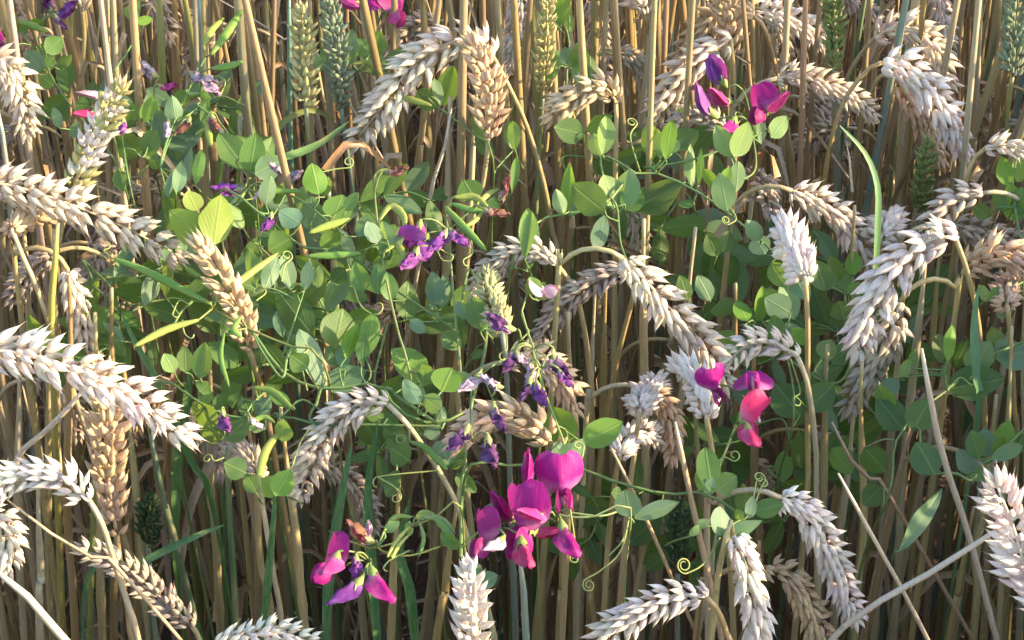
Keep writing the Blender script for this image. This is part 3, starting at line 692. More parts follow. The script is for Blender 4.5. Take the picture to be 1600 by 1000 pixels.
# ------------------------------------------------------------------ grass blades (wheat leaves still green or dry)
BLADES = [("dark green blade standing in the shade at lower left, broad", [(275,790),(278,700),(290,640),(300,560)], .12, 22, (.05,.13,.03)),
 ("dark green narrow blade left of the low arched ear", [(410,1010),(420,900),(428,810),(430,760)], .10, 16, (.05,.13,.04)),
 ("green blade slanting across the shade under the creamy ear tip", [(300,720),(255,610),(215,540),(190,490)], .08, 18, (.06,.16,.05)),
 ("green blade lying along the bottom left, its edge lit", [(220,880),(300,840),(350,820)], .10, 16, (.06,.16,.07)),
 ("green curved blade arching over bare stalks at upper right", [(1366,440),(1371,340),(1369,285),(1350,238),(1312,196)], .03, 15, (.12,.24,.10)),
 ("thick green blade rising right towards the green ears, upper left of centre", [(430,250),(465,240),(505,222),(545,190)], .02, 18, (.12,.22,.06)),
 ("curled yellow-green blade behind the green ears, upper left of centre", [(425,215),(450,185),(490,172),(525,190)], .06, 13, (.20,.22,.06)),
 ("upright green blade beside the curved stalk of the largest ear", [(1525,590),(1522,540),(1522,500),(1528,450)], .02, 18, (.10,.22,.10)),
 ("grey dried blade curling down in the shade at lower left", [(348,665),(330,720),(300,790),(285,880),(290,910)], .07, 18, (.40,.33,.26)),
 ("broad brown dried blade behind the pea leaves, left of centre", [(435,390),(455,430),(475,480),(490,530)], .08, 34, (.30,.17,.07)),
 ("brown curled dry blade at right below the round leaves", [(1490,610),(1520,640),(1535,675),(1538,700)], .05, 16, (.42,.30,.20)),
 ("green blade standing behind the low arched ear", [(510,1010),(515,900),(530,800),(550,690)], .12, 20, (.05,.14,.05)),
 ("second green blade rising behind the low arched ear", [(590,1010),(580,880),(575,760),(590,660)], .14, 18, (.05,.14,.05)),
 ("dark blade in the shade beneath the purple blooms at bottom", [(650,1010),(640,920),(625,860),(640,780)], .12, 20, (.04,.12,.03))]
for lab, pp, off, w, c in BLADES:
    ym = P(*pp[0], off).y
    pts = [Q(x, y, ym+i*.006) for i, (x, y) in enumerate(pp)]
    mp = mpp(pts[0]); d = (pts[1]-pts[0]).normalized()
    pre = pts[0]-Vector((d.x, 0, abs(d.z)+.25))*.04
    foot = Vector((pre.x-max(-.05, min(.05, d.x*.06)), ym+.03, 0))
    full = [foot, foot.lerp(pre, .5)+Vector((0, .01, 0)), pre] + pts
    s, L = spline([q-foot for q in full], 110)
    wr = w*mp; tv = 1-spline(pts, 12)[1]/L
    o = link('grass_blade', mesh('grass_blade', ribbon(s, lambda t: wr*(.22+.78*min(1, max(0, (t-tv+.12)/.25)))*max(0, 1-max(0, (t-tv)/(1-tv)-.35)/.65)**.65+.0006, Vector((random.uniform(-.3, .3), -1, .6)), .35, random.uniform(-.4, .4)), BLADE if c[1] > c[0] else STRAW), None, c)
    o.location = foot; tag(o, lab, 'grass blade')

# ------------------------------------------------------------------ pea vines
def leaf_shape(rnd, kind):
    nu, nv = 7, 11; v = []; f = []
    cup = rnd.uniform(-.12, .22); bend = rnd.uniform(-.25, .2); wav = rnd.uniform(0, .025); ph = rnd.uniform(0, 6)
    for j in range(nv):
        t = j/(nv-1)
        if kind == 0: w = (math.sin(math.pi*min(1, t**.85))**.72)
        elif kind == 1: w = (math.sin(math.pi*t**1.15)**.62)
        else: w = (math.sin(math.pi*t**.95)**.9)
        w = max(w, .04) if j not in (0, nv-1) else .02
        for i in range(nu):
            u = i/(nu-1)*2-1
            x = u*w*.5; y = t
            z = abs(x)*cup*1.2 + bend*(t-.0)*(t)*.5 + wav*math.sin(ph+t*9)*abs(u) + .02*abs(u)
            v.append((x*(1+.03*math.sin(ph*2+t*14)), y, z))
    for j in range(nv-1):
        for i in range(nu-1):
            a = j*nu+i; f.append((a, a+1, a+nu+1, a+nu))
    return mesh('leaflet', (v, f), LEAF)
_r = random.Random(9)
LEAFV = {k: [leaf_shape(_r, k) for _ in range(5)] for k in range(3)}
LC = dict(g=(.075, .17, .05), d=(.04, .105, .035), b=(.13, .235, .155), p=(.20, .32, .11), y=(.22, .30, .05), l=(.12, .26, .035))  # p and l are paler for sunlit leaves, sunlight put into the tint

def petal_grid(fn, nu=9, nv=8):
    v = [fn(i/(nu-1)*2-1, j/(nv-1)) for j in range(nv) for i in range(nu)]
    f = [(j*nu+i, j*nu+i+1, (j+1)*nu+i+1, (j+1)*nu+i) for j in range(nv-1) for i in range(nu-1)]
    return v, f
def banner_fn(refl, fold, seed):
    def fn(u, v):
        hw = .60*math.sqrt(max(.02, 1-(abs(v-.52)/.53)**2.3))
        y = u*hw; z = v*.95 - .05*max(0, 1-abs(u)*2.6)*v**3
        x = .18 - refl*v*v - fold*u*u*hw*1.2 + .10*max(0, 1-abs(u)*3.5)*(1-.5*v) + .035*math.sin(seed+u*5+v*4) + .03*math.sin(seed*3+u*11)*v
        return Vector((x, y, z))
    return fn
def wing_fn(side, seed):
    def fn(u, v):
        h = .30*math.sin(math.pi*(.08+.86*v))**.7
        return Vector((.10+v*.66, side*(.05+.16*math.sin(math.pi*v*.8)*(1-.35*u*u)), .02+u*h-.10*v*v+.02*math.sin(seed+u*4)))
    return fn
def keel_vf():
    s, _ = spline([Vector((.05, 0, -.02)), Vector((.25, 0, -.10)), Vector((.45, 0, -.08)), Vector((.56, 0, .04))], 8)
    return tube(s, lambda t: .02+.09*math.sin(math.pi*min(1, .1+t*.85)), 6, .6, Vector((0, 1, 0)))
def calyx_vf():
    s, _ = spline([Vector((-.20, 0, .0)), Vector((-.08, 0, .0)), Vector((.06, 0, .0)), Vector((.13, 0, 0))], 6)
    v, f = tube(s, lambda t: .035+.105*min(1, t*1.6), 10); f = f[:-1]
    for k in range(5):
        a = k*6.283/5+.3; b = Vector((.11, math.cos(a)*.135, math.sin(a)*.135)); o = len(v)
        e = Vector((0, -math.sin(a), math.cos(a)))*.06
        v += [b-e, b+e, b*1.0+Vector((.17, math.cos(a)*.07, math.sin(a)*.07))]; f += [(o, o+1, o+2)]
    return v, f
def bud_vf(seed, shrivel=0.0):
    """banner folded along its ridge over the wings; crumpled when withered"""
    rnd = random.Random(seed); op = R(rnd.uniform(38, 58)); parts = []
    def sheet(L, H, z0, op_, nu=9, nv=9):
        v = []; f = []
        for j in range(nv):
            t = j/(nv-1); hw = H*math.sin(math.pi*(.08+.84*t))**.75*(1-.25*t)
            rx = t*L; rz = z0+.22*math.sin(t*2.4)+.14*t*t*t
            for i in range(nu):
                u = i/(nu-1)*2-1; q = abs(u)**1.1*hw
                cr = Vector((rnd.uniform(-1, 1), rnd.uniform(-1, 1), rnd.uniform(-1, 1)))*.10*shrivel
                sp = op_*(1-.35*abs(u)*(1-t))
                v.append(Vector((rx-.06*abs(u)*t, math.copysign(math.sin(sp)*q, u)*(1-.2*shrivel), rz-math.cos(sp)*q+.05*abs(u)**3))+cr)
        for j in range(nv-1):
            for i in range(nu-1):
                k = j*nu+i; f.append((k, k+1, k+nu+1, k+nu))
        return v, f
    parts.append(sheet(1.0*(1-.10*shrivel), .62*(1-.10*shrivel), .10, op))
    parts.append(sheet(.84, .46, .0, op*.6, 7, 7))
    return join(*parts)
BAN = [mesh('banner_petal', petal_grid(banner_fn(a, b, i)), PETAL) for i, (a, b) in enumerate(((.10, .35), (.35, .55), (.02, .15)))]
WIN = {s: [mesh('wing_petal', petal_grid(wing_fn(s, i), 7, 7), PETAL) for i in range(2)] for s in (-1, 1)}
KEEL = mesh('keel_petal', keel_vf(), PETAL); CALYX = mesh('calyx', calyx_vf(), STEM)
BUD = [mesh('folded_petal', bud_vf(i, .34), PETAL) for i in range(3)]
WITH = [mesh('withered_petal', bud_vf(10+i, 1.0), PETAL) for i in range(4)]
PC = dict(m=(.30, .008, .17), v=(.21, .05, .26), k=(.46, .05, .21), r=(.48, .03, .12), w=(.60, .42, .46), dv=(.10, .035, .12), dm=(.24, .015, .12), br=(.20, .09, .05), gy=(.34, .29, .36))

def image_frame(roll, yaw, up_roll=None):
    """flower axis: roll = direction in the picture (deg, anticlockwise from right), yaw = turned to the viewer (deg)"""
    r = R(roll); y = R(yaw); B = -FW
    h = RT*math.cos(r)+UP*math.sin(r)
    X = (h*math.cos(y)+B*math.sin(y)).normalized()
    u = UP if up_roll is None else RT*math.cos(R(up_roll))+UP*math.sin(R(up_roll))
    Z = u-X*u.dot(X)
    if Z.length < .05: Z = B-X*B.dot(X)
    Z.normalize(); Y = Z.cross(X)
    return Matrix((X, Y, Z)).transposed()

def vine(label, off, stems, leaflets=(), flowers=(), pods=(), tendrils=(), group='tuberous pea vines', root=True, leafoff=.0, stemcol=(.11, .21, .07)):
    pts0 = [P(x, y, off) for x, y in stems[0][0]]
    far = pts0[0]
    foot = Vector((far.x+random.uniform(-.03, .03), far.y+.06, 0))
    e = empty('pea_vine', foot); tag(e, label, 'pea vine', group)
    samples = []
    for i, st in enumerate(stems):
        pp, r = st[0], st[1]; o2 = st[2] if len(st) > 2 else off; c = st[3] if len(st) > 3 else stemcol
        pts = [P(x, y, o2+random.uniform(-.004, .004)) for x, y in pp]
        if i == 0 and root: pts = [foot+Vector((0, 0, -.01)), foot.lerp(pts[0], .5)+Vector((.01, .03, 0)), foot.lerp(pts[0], .85)+Vector((0, .03, 0))] + pts
        elif samples:
            q = min(samples, key=lambda a: (a-pts[0]).length)
            if .002 < (q-pts[0]).length < .06: pts = [q, q.lerp(pts[0], .5)+Vector((0, 0, .002))]+pts
        s, L = spline(pts, max(12, len(pts)*7))
        samples += s
        vf = tube([q-foot for q in s], lambda t: r*(1-.3*t), 6, .65)
        link('stem' if r > .0008 else 'flower_stalk', mesh('stem', vf, STEM), e, jit(c, .12))
    pet = []
    for lf in leaflets:
        bx, by, tx, ty, w, c = lf[:6]; o2 = off+(lf[6] if len(lf) > 6 else random.uniform(-.015, .02))
        b = P(bx, by, o2); m = mpp(b); dep = (b-CAM).dot(FW)
        Lpx = math.hypot(tx-bx, ty-by)
        slope = random.uniform(-.35, .35)
        d = RT*((tx-bx)*m)+UP*(-(ty-by)*m)+FW*(slope*Lpx*m)
        L = d.length; yv = d/L
        ro = random.uniform(-38, 38); 
        nrm = -FW
        nrm = (nrm-yv*nrm.dot(yv)).normalized(); sd = yv.cross(nrm)
        a = R(ro); n2 = nrm*math.cos(a)+sd*math.sin(a); s2 = yv.cross(n2)
        if random.random() < .25 and c in 'bp': n2 = -n2; s2 = -s2
        W = w*m/math.cos(a)*1.06
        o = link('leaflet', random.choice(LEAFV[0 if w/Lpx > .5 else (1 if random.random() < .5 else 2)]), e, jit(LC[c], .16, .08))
        M = Matrix((s2*W, yv*L, n2*L)).transposed().to_4x4(); M.translation = b-foot
        o.matrix_local = M
        q = min(samples, key=lambda k_: (k_-b).length)
        pet.append((q, b) if (q-b).length < .03 else (b+Vector((random.uniform(-.01, .01), .03, -.03)), b))
    for q, b in pet:
        s, _ = spline([q-foot, (q+b)/2-foot+Vector((random.uniform(-.003, .003), 0, random.uniform(-.003, .004))), b-foot], 7)
        link('leaf_stalk', mesh('leaf_stalk', tube(s, .00055, 5), STEM), e, jit(stemcol, .1))
    for fl in flowers:
        x, y, size, roll, yaw, kind, c = fl[:7]; o2 = off-.01+(fl[7] if len(fl) > 7 else 0); upr = fl[8] if len(fl) > 8 else None
        ctr = P(x, y, o2); S = size*mpp(ctr)*(.88 if kind == 'open' else 1.12); rot = image_frame(roll, yaw, upr)
        loc = ctr - rot @ Vector((.28, 0, .30 if kind == 'open' else .06))*S
        M = (rot*S).to_4x4(); M.translation = loc-foot
        fo = link('flower', CALYX, e, jit((.20, .28, .07) if kind != 'with' else (.24, .27, .10), .15)); fo.matrix_local = M
        cc = PC[c]
        if kind == 'open':
            link('banner_petal', BAN[int(x) % 3], fo, jit(cc, .08)); wc = PC['dm'] if c == 'm' and int(x) % 2 else cc
            for s_ in (-1, 1): link('wing_petal', WIN[s_][int(y) % 2], fo, jit(wc, .12))
            link('keel_petal', KEEL, fo, jit(PC['w'], .08))
        elif kind == 'bud': link('folded_petal', BUD[int(x+y) % 3], fo, jit(cc, .1))
        else: link('withered_petal', WITH[int(x+y) % 4], fo, jit(cc, .2))
        back = loc - (rot @ Vector((.2, 0, 0)))*S
        q = min(samples, key=lambda k_: (k_-back).length)
        if .001 < (q-back).length < .05:
            s, _ = spline([q-foot, (q+back)/2-foot+Vector((0, 0, .003)), back-foot], 7)
            link('flower_stalk', mesh('flower_stalk', tube(s, .0006, 5), STEM), e, jit((.18, .24, .08), .15))
    for pd in pods:
        pp, w, c = pd[:3]; o2 = off-.008
        s, L = spline([P(x, y, o2)-foot for x, y in pp], 16); wr = w*mpp(P(*pp[0], o2))*.5
        vf = tube(s, lambda t: wr*(.16+.80*math.sin(math.pi*min(1, .04+t*.93))**.75)*(1+.06*math.sin(t*38)) if t < .97 else wr*.06, 8, .5, FW.cross(tangents(s)[8]).cross(tangents(s)[8]))
        link('pod', mesh('pod', vf, STEM), e, jit(c, .12))
        q0 = s[0]+foot
        q = min(samples, key=lambda k_: (k_-q0).length)
        if .002 < (q-q0).length < .05:
            s, _ = spline([q-foot, (q+q0)/2-foot, q0-foot], 5); link('pod_stalk', mesh('pod_stalk', tube(s, .0006, 5), STEM), e, jit((.20, .25, .09), .15))
    for td in tendrils:
        pp, turns = td[0], td[1]; o2 = off-.005
        pts = [P(x, y, o2) for x, y in pp]; m = mpp(pts[-1])
        d = (pts[-1]-pts[-2]).normalized(); sd = d.cross(FW).normalized()*(1 if turns > 0 else -1)
        r0 = (td[2] if len(td) > 2 else 12)*m; c0 = pts[-1]+sd*r0
        n = int(abs(turns)*10)
        for k in range(1, n):
            a = k/10*2*math.pi; rr = r0*(1-.65*k/n)
            pts.append(c0 + (-sd*math.cos(a)+d*math.sin(a))*rr + FW*(.0012*k/10))
        s, L = spline([q-foot for q in pts], len(pp)*5+n*2)
        link('tendril', mesh('tendril', tube(s, .00048, 5), STEM), e, jit((.26, .33, .10), .12))
    return e

GP = (.13, .26, .045); YP = (.25, .31, .06); OP = (.20, .27, .09)
vine("pea vine at upper right with lit pale leaves and five purple blooms", .0,
 [([(800,410),(842,345),(940,322),(1000,268),(1090,300),(1180,368),(1235,420)], .0011), ([(1180,265),(1176,210),(1168,160),(1160,140)], .0007), ([(1010,262),(1080,250),(1150,225),(1230,190)], .0009), ([(965,330),(970,380),(985,420)], .0008), ([(940,245),(945,285),(960,325)],.0008)],
 [(1018,252,1013,195,26,'l'),(1040,250,1047,188,24,'l'),(1032,250,1028,200,16,'g'),(1048,235,1092,203,36,'g'),(1050,240,1052,215,22,'b'),(1080,296,1081,222,18,'p'),(1092,290,1095,232,12,'l'),(1142,245,1118,195,30,'p'),(1146,245,1168,190,34,'p'),(1204,215,1232,180,28,'p'),(1180,222,1160,175,20,'g'),(1190,225,1185,180,20,'b'),(1136,330,1124,270,36,'p'),(1120,292,1098,264,18,'l'),(1128,292,1140,260,18,'l'),(1150,300,1155,250,24,'p'),
  (964,330,944,272,44,'p'),(968,330,984,262,42,'p'),(945,330,892,288,48,'d'),(945,335,930,390,26,'b'),(975,328,1004,296,36,'g'),(985,330,1066,284,46,'d'),(937,244,928,208,24,'b'),(941,242,949,182,28,'p'),(880,335,868,295,22,'p'),(886,335,890,256,22,'l'),(890,338,905,310,18,'p'),(825,425,821,325,32,'g'),(912,210,865,200,40,'d'),(915,205,958,180,24,'g'),(1180,370,1195,398,34,'b'),(1190,375,1165,345,26,'b'),(1205,410,1230,450,30,'g'),(1235,425,1262,470,30,'b'),(1085,320,1060,318,14,'g')],
 [(1124,117,44,125,10,'bud','v',0,120),(1104,166,50,140,15,'bud','v',0,60),(1130,155,42,175,40,'bud','k'),(1141,195,44,-120,35,'bud','m'),(1185,163,56,-160,40,'open','m',0,100),(1206,165,44,10,30,'bud','k')], (),
 [([(1000,268),(985,215),(995,195)], 1.5, 9), ([(1155,240),(1150,200),(1160,185)], 1.2, 8), ([(1130,310),(1150,340),(1140,350)], -1.6, 8)])

vine("pea vine at the top edge left of centre with bright pink bloom above round leaves", .02,
 [([(770,245),(740,210),(685,168),(620,125),(560,110),(530,108)], .0010), ([(560,110),(580,80),(592,35)], .0008)],
 [(540,105,520,75,30,'g'),(545,102,550,45,32,'b'),(528,105,503,70,36,'g'),(585,90,594,48,28,'g'),(607,108,632,72,36,'g'),(603,112,566,88,32,'b'),(590,112,560,60,26,'g'),(684,168,650,140,34,'g'),(692,165,710,104,34,'l'),(688,165,680,120,16,'b'),(762,225,738,175,26,'g'),(770,245,742,212,22,'d'),(802,235,795,188,22,'g'),(800,300,806,245,14,'g'),(505,110,480,85,24,'b')],
 [(552,4,46,-170,20,'bud','k'),(582,2,40,-90,30,'bud','m'),(622,12,58,-25,45,'open','k',0,60)],
 [([(550,100),(575,98),(597,118)], 10, YP),([(612,140),(640,155),(675,165)], 12, YP)], ())

vine("cluster of dark oval pea leaves at the top edge, right of centre", .03,
 [([(885,135),(888,95),(890,50),(888,-10)], .0010)],
 [(872,42,852,8,34,'g'),(880,40,878,-8,24,'l'),(893,52,884,14,16,'p'),(880,102,850,78,22,'g'),(884,104,862,85,24,'b'),(890,104,882,72,22,'b'),(905,112,905,64,30,'g'),(924,128,922,86,22,'d'),(904,128,900,92,20,'b'),(872,110,845,118,18,'g'),(895,-2,905,-40,20,'g')], (), (), ())

vine("pea vine at the far upper left with dark violet withered blooms", .03,
 [([(190,275),(150,215),(100,150),(75,110),(60,60),(70,20)], .0009), ([(75,110),(40,60),(20,30)], .0007)],
 [(66,112,38,78,32,'b'),(62,108,86,88,24,'g'),(72,82,96,58,26,'g'),(60,85,78,70,22,'g'),(85,135,60,118,24,'g'),(92,200,84,168,18,'b'),(110,215,125,190,20,'b'),(96,110,112,85,18,'g'),(42,52,30,30,18,'g'),(70,40,45,35,16,'l')],
 [(76,8,36,120,10,'with','dv'),(97,20,38,10,10,'with','v'),(92,34,24,-70,0,'with','dv'),(2,64,40,150,20,'bud','m'),(2,12,26,100,0,'with','dv')],
 [([(30,35),(45,38),(75,50)], 12, GP)], [([(190,275),(175,210),(140,208)], .8, 14)])

vine("thin pea shoot curling up beside the half green ear with white and pink flowers", .02,
 [([(205,300),(190,210),(172,130),(190,95),(208,68),(214,30)], .0009), ([(225,245),(236,200),(240,150)], .0007)],
 [(212,28,196,12,18,'l'),(214,35,238,28,14,'l'),(210,50,222,38,12,'p'),(208,20,215,-2,14,'g'),(212,190,206,160,20,'l'),(226,192,242,148,22,'l'),(222,192,226,160,12,'l'),(216,245,182,212,40,'g'),(226,242,248,204,34,'g'),(140,165,118,165,24,'g'),(160,190,135,180,20,'b'),(185,265,195,300,24,'g')],
 [(148,148,36,-160,20,'bud','w'),(140,176,34,-150,20,'bud','r'),(192,195,26,-90,10,'with','v'),(232,112,34,160,20,'with','gy'),(258,135,26,-20,0,'with','k')], (), ())

vine("pea shoot with narrow upright green pods and shrivelled brown flowers, upper left", .01,
 [([(395,285),(360,215),(312,165),(265,215),(290,150),(322,88)], .0009), ([(250,262),(270,210),(310,165)], .0008), ([(310,165),(350,200),(385,262)], .0008), ([(385,262),(386,215)], .0006), ([(310,165),(345,150),(382,165)], .0005)],
 [(285,168,282,138,26,'l'),(275,195,270,150,26,'b'),(320,200,325,160,18,'g'),(385,268,338,205,42,'g'),(390,270,402,208,38,'g'),(404,264,424,212,26,'g'),(398,272,438,250,36,'b'),(275,302,286,252,20,'b'),(290,290,300,230,16,'b'),(282,305,255,285,26,'g'),(305,290,318,235,18,'g'),(262,310,270,262,16,'b'),(325,382,264,328,50,'y'),(334,382,346,304,46,'y'),(308,330,292,298,28,'y'),(381,358,352,314,24,'p'),(340,330,352,290,20,'l'),(250,262,232,250,14,'g'),(325,175,318,135,14,'l')],
 [(312,122,40,-40,20,'with','gy'),(327,130,36,-70,10,'with','w'),(290,195,30,-110,10,'with','br'),(333,190,32,-80,20,'with','br'),(362,298,40,200,20,'with','v'),(262,198,24,-90,0,'with','gy')],
 [([(330,85),(352,55),(379,14)], 15, GP),([(318,72),(330,48),(350,28)], 12, YP),([(330,107),(355,104),(380,96)], 13, GP),([(328,175),(325,200),(330,230)], 13, YP)], [([(345,148),(352,128),(342,120)], 1.3, 12)])

vine("sprawling pea vine with withered blossoms and green pods, left of centre", .0,
 [([(340,300),(420,345),(470,385),(540,395),(600,440),(680,495),(715,520)], .0012), ([(400,290),(440,300),(480,320),(540,370)], .0009), ([(420,345),(450,295),(450,270)], .0006), ([(440,560),(500,400),(560,395)], .0006)],
 [(487,362,488,306,38,'b'),(498,305,486,254,36,'l'),(508,308,512,275,20,'g'),(520,342,536,304,42,'g'),(470,350,435,328,34,'b'),(455,372,420,392,40,'g'),(440,372,402,360,36,'d'),(462,330,480,290,22,'b'),(415,320,425,275,24,'b'),(430,318,445,285,20,'g'),(530,360,500,385,28,'g'),(560,370,575,335,26,'b'),(600,388,618,350,28,'g'),(590,380,575,345,24,'b'),(610,405,590,380,20,'g'),(540,330,560,300,20,'g'),(455,455,440,398,24,'b'),(412,455,432,398,26,'b'),(400,450,385,385,26,'g'),(475,455,485,405,20,'b'),(495,450,500,415,20,'b'),(570,455,555,410,30,'g'),(590,460,590,410,24,'g'),(610,470,605,425,26,'g'),(520,440,540,420,30,'d'),(682,478,676,424,30,'b'),(690,482,694,428,22,'b'),(683,500,668,474,18,'p'),(650,495,640,455,24,'g'),(640,500,665,520,20,'b'),(690,520,720,545,30,'g')],
 [(420,345,30,-100,10,'with','v'),(438,268,30,170,20,'with','w'),(455,276,26,0,10,'with','gy'),(412,300,24,-120,0,'with','w')],
 [([(548,342),(515,352),(482,364)], 14, YP),([(480,400),(520,399),(566,396)], 13, GP),([(405,302),(440,298),(470,300)], 10, GP)],
 [([(540,395),(560,470),(580,490)], .8, 14), ([(440,440),(445,415),(455,405)], 1.4, 9), ([(480,275),(520,265),(545,262)], 1.2, 9)])

vine("pea stalk bearing hooked yellowish pods above the oval leaves, centre left", -.01,
 [([(640,580),(625,530),(602,430),(590,350),(585,300)], .0010, -.01, (.20,.26,.09)), ([(718,600),(712,500),(706,430),(700,360),(695,330)], .0009, -.01, (.20,.26,.09)), ([(700,360),(735,330),(765,310)], .0006)],
 [(742,312,724,282,40,'g'),(745,312,782,330,28,'g'),(615,385,625,355,26,'b'),(605,375,598,345,20,'b'),(820,405,832,330,22,'g'),(805,235,800,190,20,'g')],
 [(650,380,56,-100,30,'open','v',0,150),(645,402,40,-110,20,'with','v'),(652,362,40,-100,10,'bud','k'),(690,374,40,-110,20,'with','v'),(712,370,36,-60,15,'with','v'),(615,268,30,-10,0,'with','br'),(770,332,34,-30,0,'with','br'),(788,298,36,50,10,'with','br')],
 [([(592,345),(610,322),(630,338),(632,362)], 14, YP),([(600,395),(618,382),(630,400),(622,415)], 13, YP),([(695,322),(725,355),(760,392)], 13, GP),([(708,308),(740,308),(765,328)], 13, YP),([(705,318),(735,328),(760,330)], 11, GP),([(745,320),(765,302),(785,295)], 10, YP),([(725,355),(742,345),(755,330)], 8, YP),([(585,275),(600,268),(620,272)], 11, YP)],
 [([(680,385),(690,405),(700,408)], .6, 8), ([(735,370),(738,395),(725,405)], .6, 8)])

vine("broad-leaved pea vine spreading across the middle of the picture, left of centre", .0,
 [([(380,510),(440,580),(505,608),(590,600),(620,640),(680,662),(735,640)], .0014), ([(490,660),(600,664),(690,666)], .0010), ([(735,640),(760,520),(735,420),(720,480)], .0012, .0), ([(720,870),(722,760),(730,690),(735,640)], .0012), ([(620,620),(680,660)], .0014)],
 [(492,530,426,450,50,'d'),(522,545,538,482,54,'g'),(540,560,560,505,26,'l'),(572,560,585,490,30,'g'),(565,570,568,520,22,'d'),(507,608,470,512,32,'b'),(510,606,572,578,42,'b'),(528,572,512,540,24,'b'),(540,575,530,540,22,'b'),(480,575,455,555,34,'g'),(668,592,612,545,44,'l'),(690,612,706,575,48,'l'),(655,632,630,592,26,'b'),(672,600,655,570,28,'g'),(665,640,655,600,12,'b'),(690,640,660,620,30,'b'),(688,672,662,680,24,'b'),(690,672,690,632,16,'b'),(705,725,680,690,38,'b'),(700,730,725,700,30,'g'),(755,515,738,462,36,'g'),(770,530,755,480,26,'l'),(742,910,734,872,30,'b'),(746,912,778,898,26,'b'),(762,820,770,788,20,'p'),(712,740,745,770,24,'g'),(640,720,610,700,40,'d'),(625,760,600,750,44,'d'),(735,560,760,548,14,'g'),(720,585,700,600,14,'g'),(740,600,715,580,16,'b'),(730,500,715,470,16,'b'),(600,655,570,640,22,'g')],
 (), [([(640,690),(665,700),(700,735)], 12, GP)],
 [([(690,735),(630,740),(590,745)], .5, 12), ([(620,735),(622,700),(630,695)], 1.5, 9), ([(590,745),(615,760),(625,770)], -1, 10), ([(480,610),(470,560),(480,548)], 1.2, 10)])

vine("pea stalk with long thin green pods spreading in a star above the large creamy ear", -.02,
 [([(505,565),(450,540),(380,510),(345,488),(332,482)], .0010, -.02, (.22,.27,.08)), ([(440,590),(410,550),(395,520)], .0009)],
 [(272,582,256,552,24,'p'),(290,582,290,540,26,'p'),(313,592,322,534,32,'g'),(312,612,326,598,26,'g'),(330,610,310,625,28,'g')],
 (), [([(330,475),(290,455),(230,425),(172,402)], 14, GP),([(338,470),(380,435),(435,395)], 13, YP),([(310,500),(260,515),(208,542)], 13, YP),([(350,520),(345,560),(358,605)], 9, GP),([(375,495),(365,515),(378,528)], 12, GP)],
 [([(295,475),(280,470),(270,490)], .6, 7), ([(400,470),(415,458),(412,450)], 1.5, 9), ([(285,500),(288,520),(296,528)], .5, 6), ([(175,402),(162,392),(170,388)], .6, 6)])

vine("pea vine with round dark leaves and a violet-tipped white bud, right of the creamy ear", .0,
 [([(250,602),(290,615),(330,640),(380,655),(440,650),(490,662)], .0011), ([(440,650),(470,625),(500,640)], .0008), ([(380,655),(395,630),(415,612)], .0008)],
 [(345,690,300,632,44,'d'),(352,688,385,650,40,'g'),(330,660,300,628,30,'y'),(350,640,340,615,26,'g'),(365,640,372,612,24,'d'),(392,650,378,620,26,'d'),(400,650,420,620,26,'b'),(415,670,385,668,12,'p'),(440,770,408,748,34,'l'),(430,775,452,735,36,'l'),(385,740,352,722,34,'d'),(400,770,385,740,24,'g'),(440,690,445,655,30,'g'),(455,640,420,608,20,'g')],
 [(350,655,34,-80,15,'with','v'),(398,660,24,-60,0,'with','w')],
 [([(440,672),(415,705),(402,758)], 15, YP),([(395,605),(425,612),(458,640)], 13, GP),([(385,665),(410,652),(430,660)], 10, GP)],
 [([(350,715),(335,720),(330,712)], 1, 8), ([(490,662),(470,690),(455,735)], .4, 6)])

vine("pea stem running level across the centre right with leaf pairs and coiled tendrils", -.03,
 [([(730,735),(800,728),(880,725),(960,752),(1040,772),(1100,770),(1150,800),(1165,810)], .0012), ([(885,725),(880,690),(850,610),(825,520),(815,490)], .0009, -.04, (.28,.36,.10)), ([(1108,765),(1140,690),(1165,625),(1172,610)], .0008, -.03, (.28,.34,.10)), ([(890,730),(870,800),(940,806),(985,790)], .0008, -.03, (.24,.32,.12)), ([(985,790),(975,840),(950,870)], .0007)],
 [(888,695,864,636,50,'l'),(910,692,974,660,42,'l'),(885,722,868,690,30,'b'),(895,722,910,685,28,'b'),(880,720,890,690,20,'b'),(985,808,976,764,40,'b'),(990,810,1062,785,26,'b'),(972,772,955,770,20,'g'),(1112,770,1104,698,36,'g'),(1120,768,1152,744,38,'g'),(1102,770,1090,732,20,'g'),(1105,772,1115,745,18,'b'),(1125,838,1126,792,34,'b'),(1130,838,1190,815,22,'b'),(1166,805,1162,755,26,'g'),(1178,800,1222,785,28,'g'),(1170,810,1178,775,18,'b'),(1158,815,1150,795,14,'g'),(1078,838,1092,820,14,'p'),(1090,825,1108,812,14,'p')],
 [(1120,606,48,-60,35,'open','m',0,110),(1176,592,62,100,35,'open','m',-.005,95),(1176,640,34,-80,20,'bud','w'),(1180,660,62,-70,25,'open','r',-.005,60),(1172,678,42,-80,30,'bud','r',-.01)],
 (), [([(985,800),(970,860),(940,890),(915,905)], 1.6, 11), ([(1125,840),(1100,880),(1075,895)], -1.8, 13), ([(1175,800),(1188,765),(1195,752)], 1.4, 10), ([(1175,790),(1182,752)], -1.3, 10), ([(1110,735),(1130,715),(1145,720)], 1.2, 9), ([(880,690),(905,720),(912,700)], 1.2, 9)])

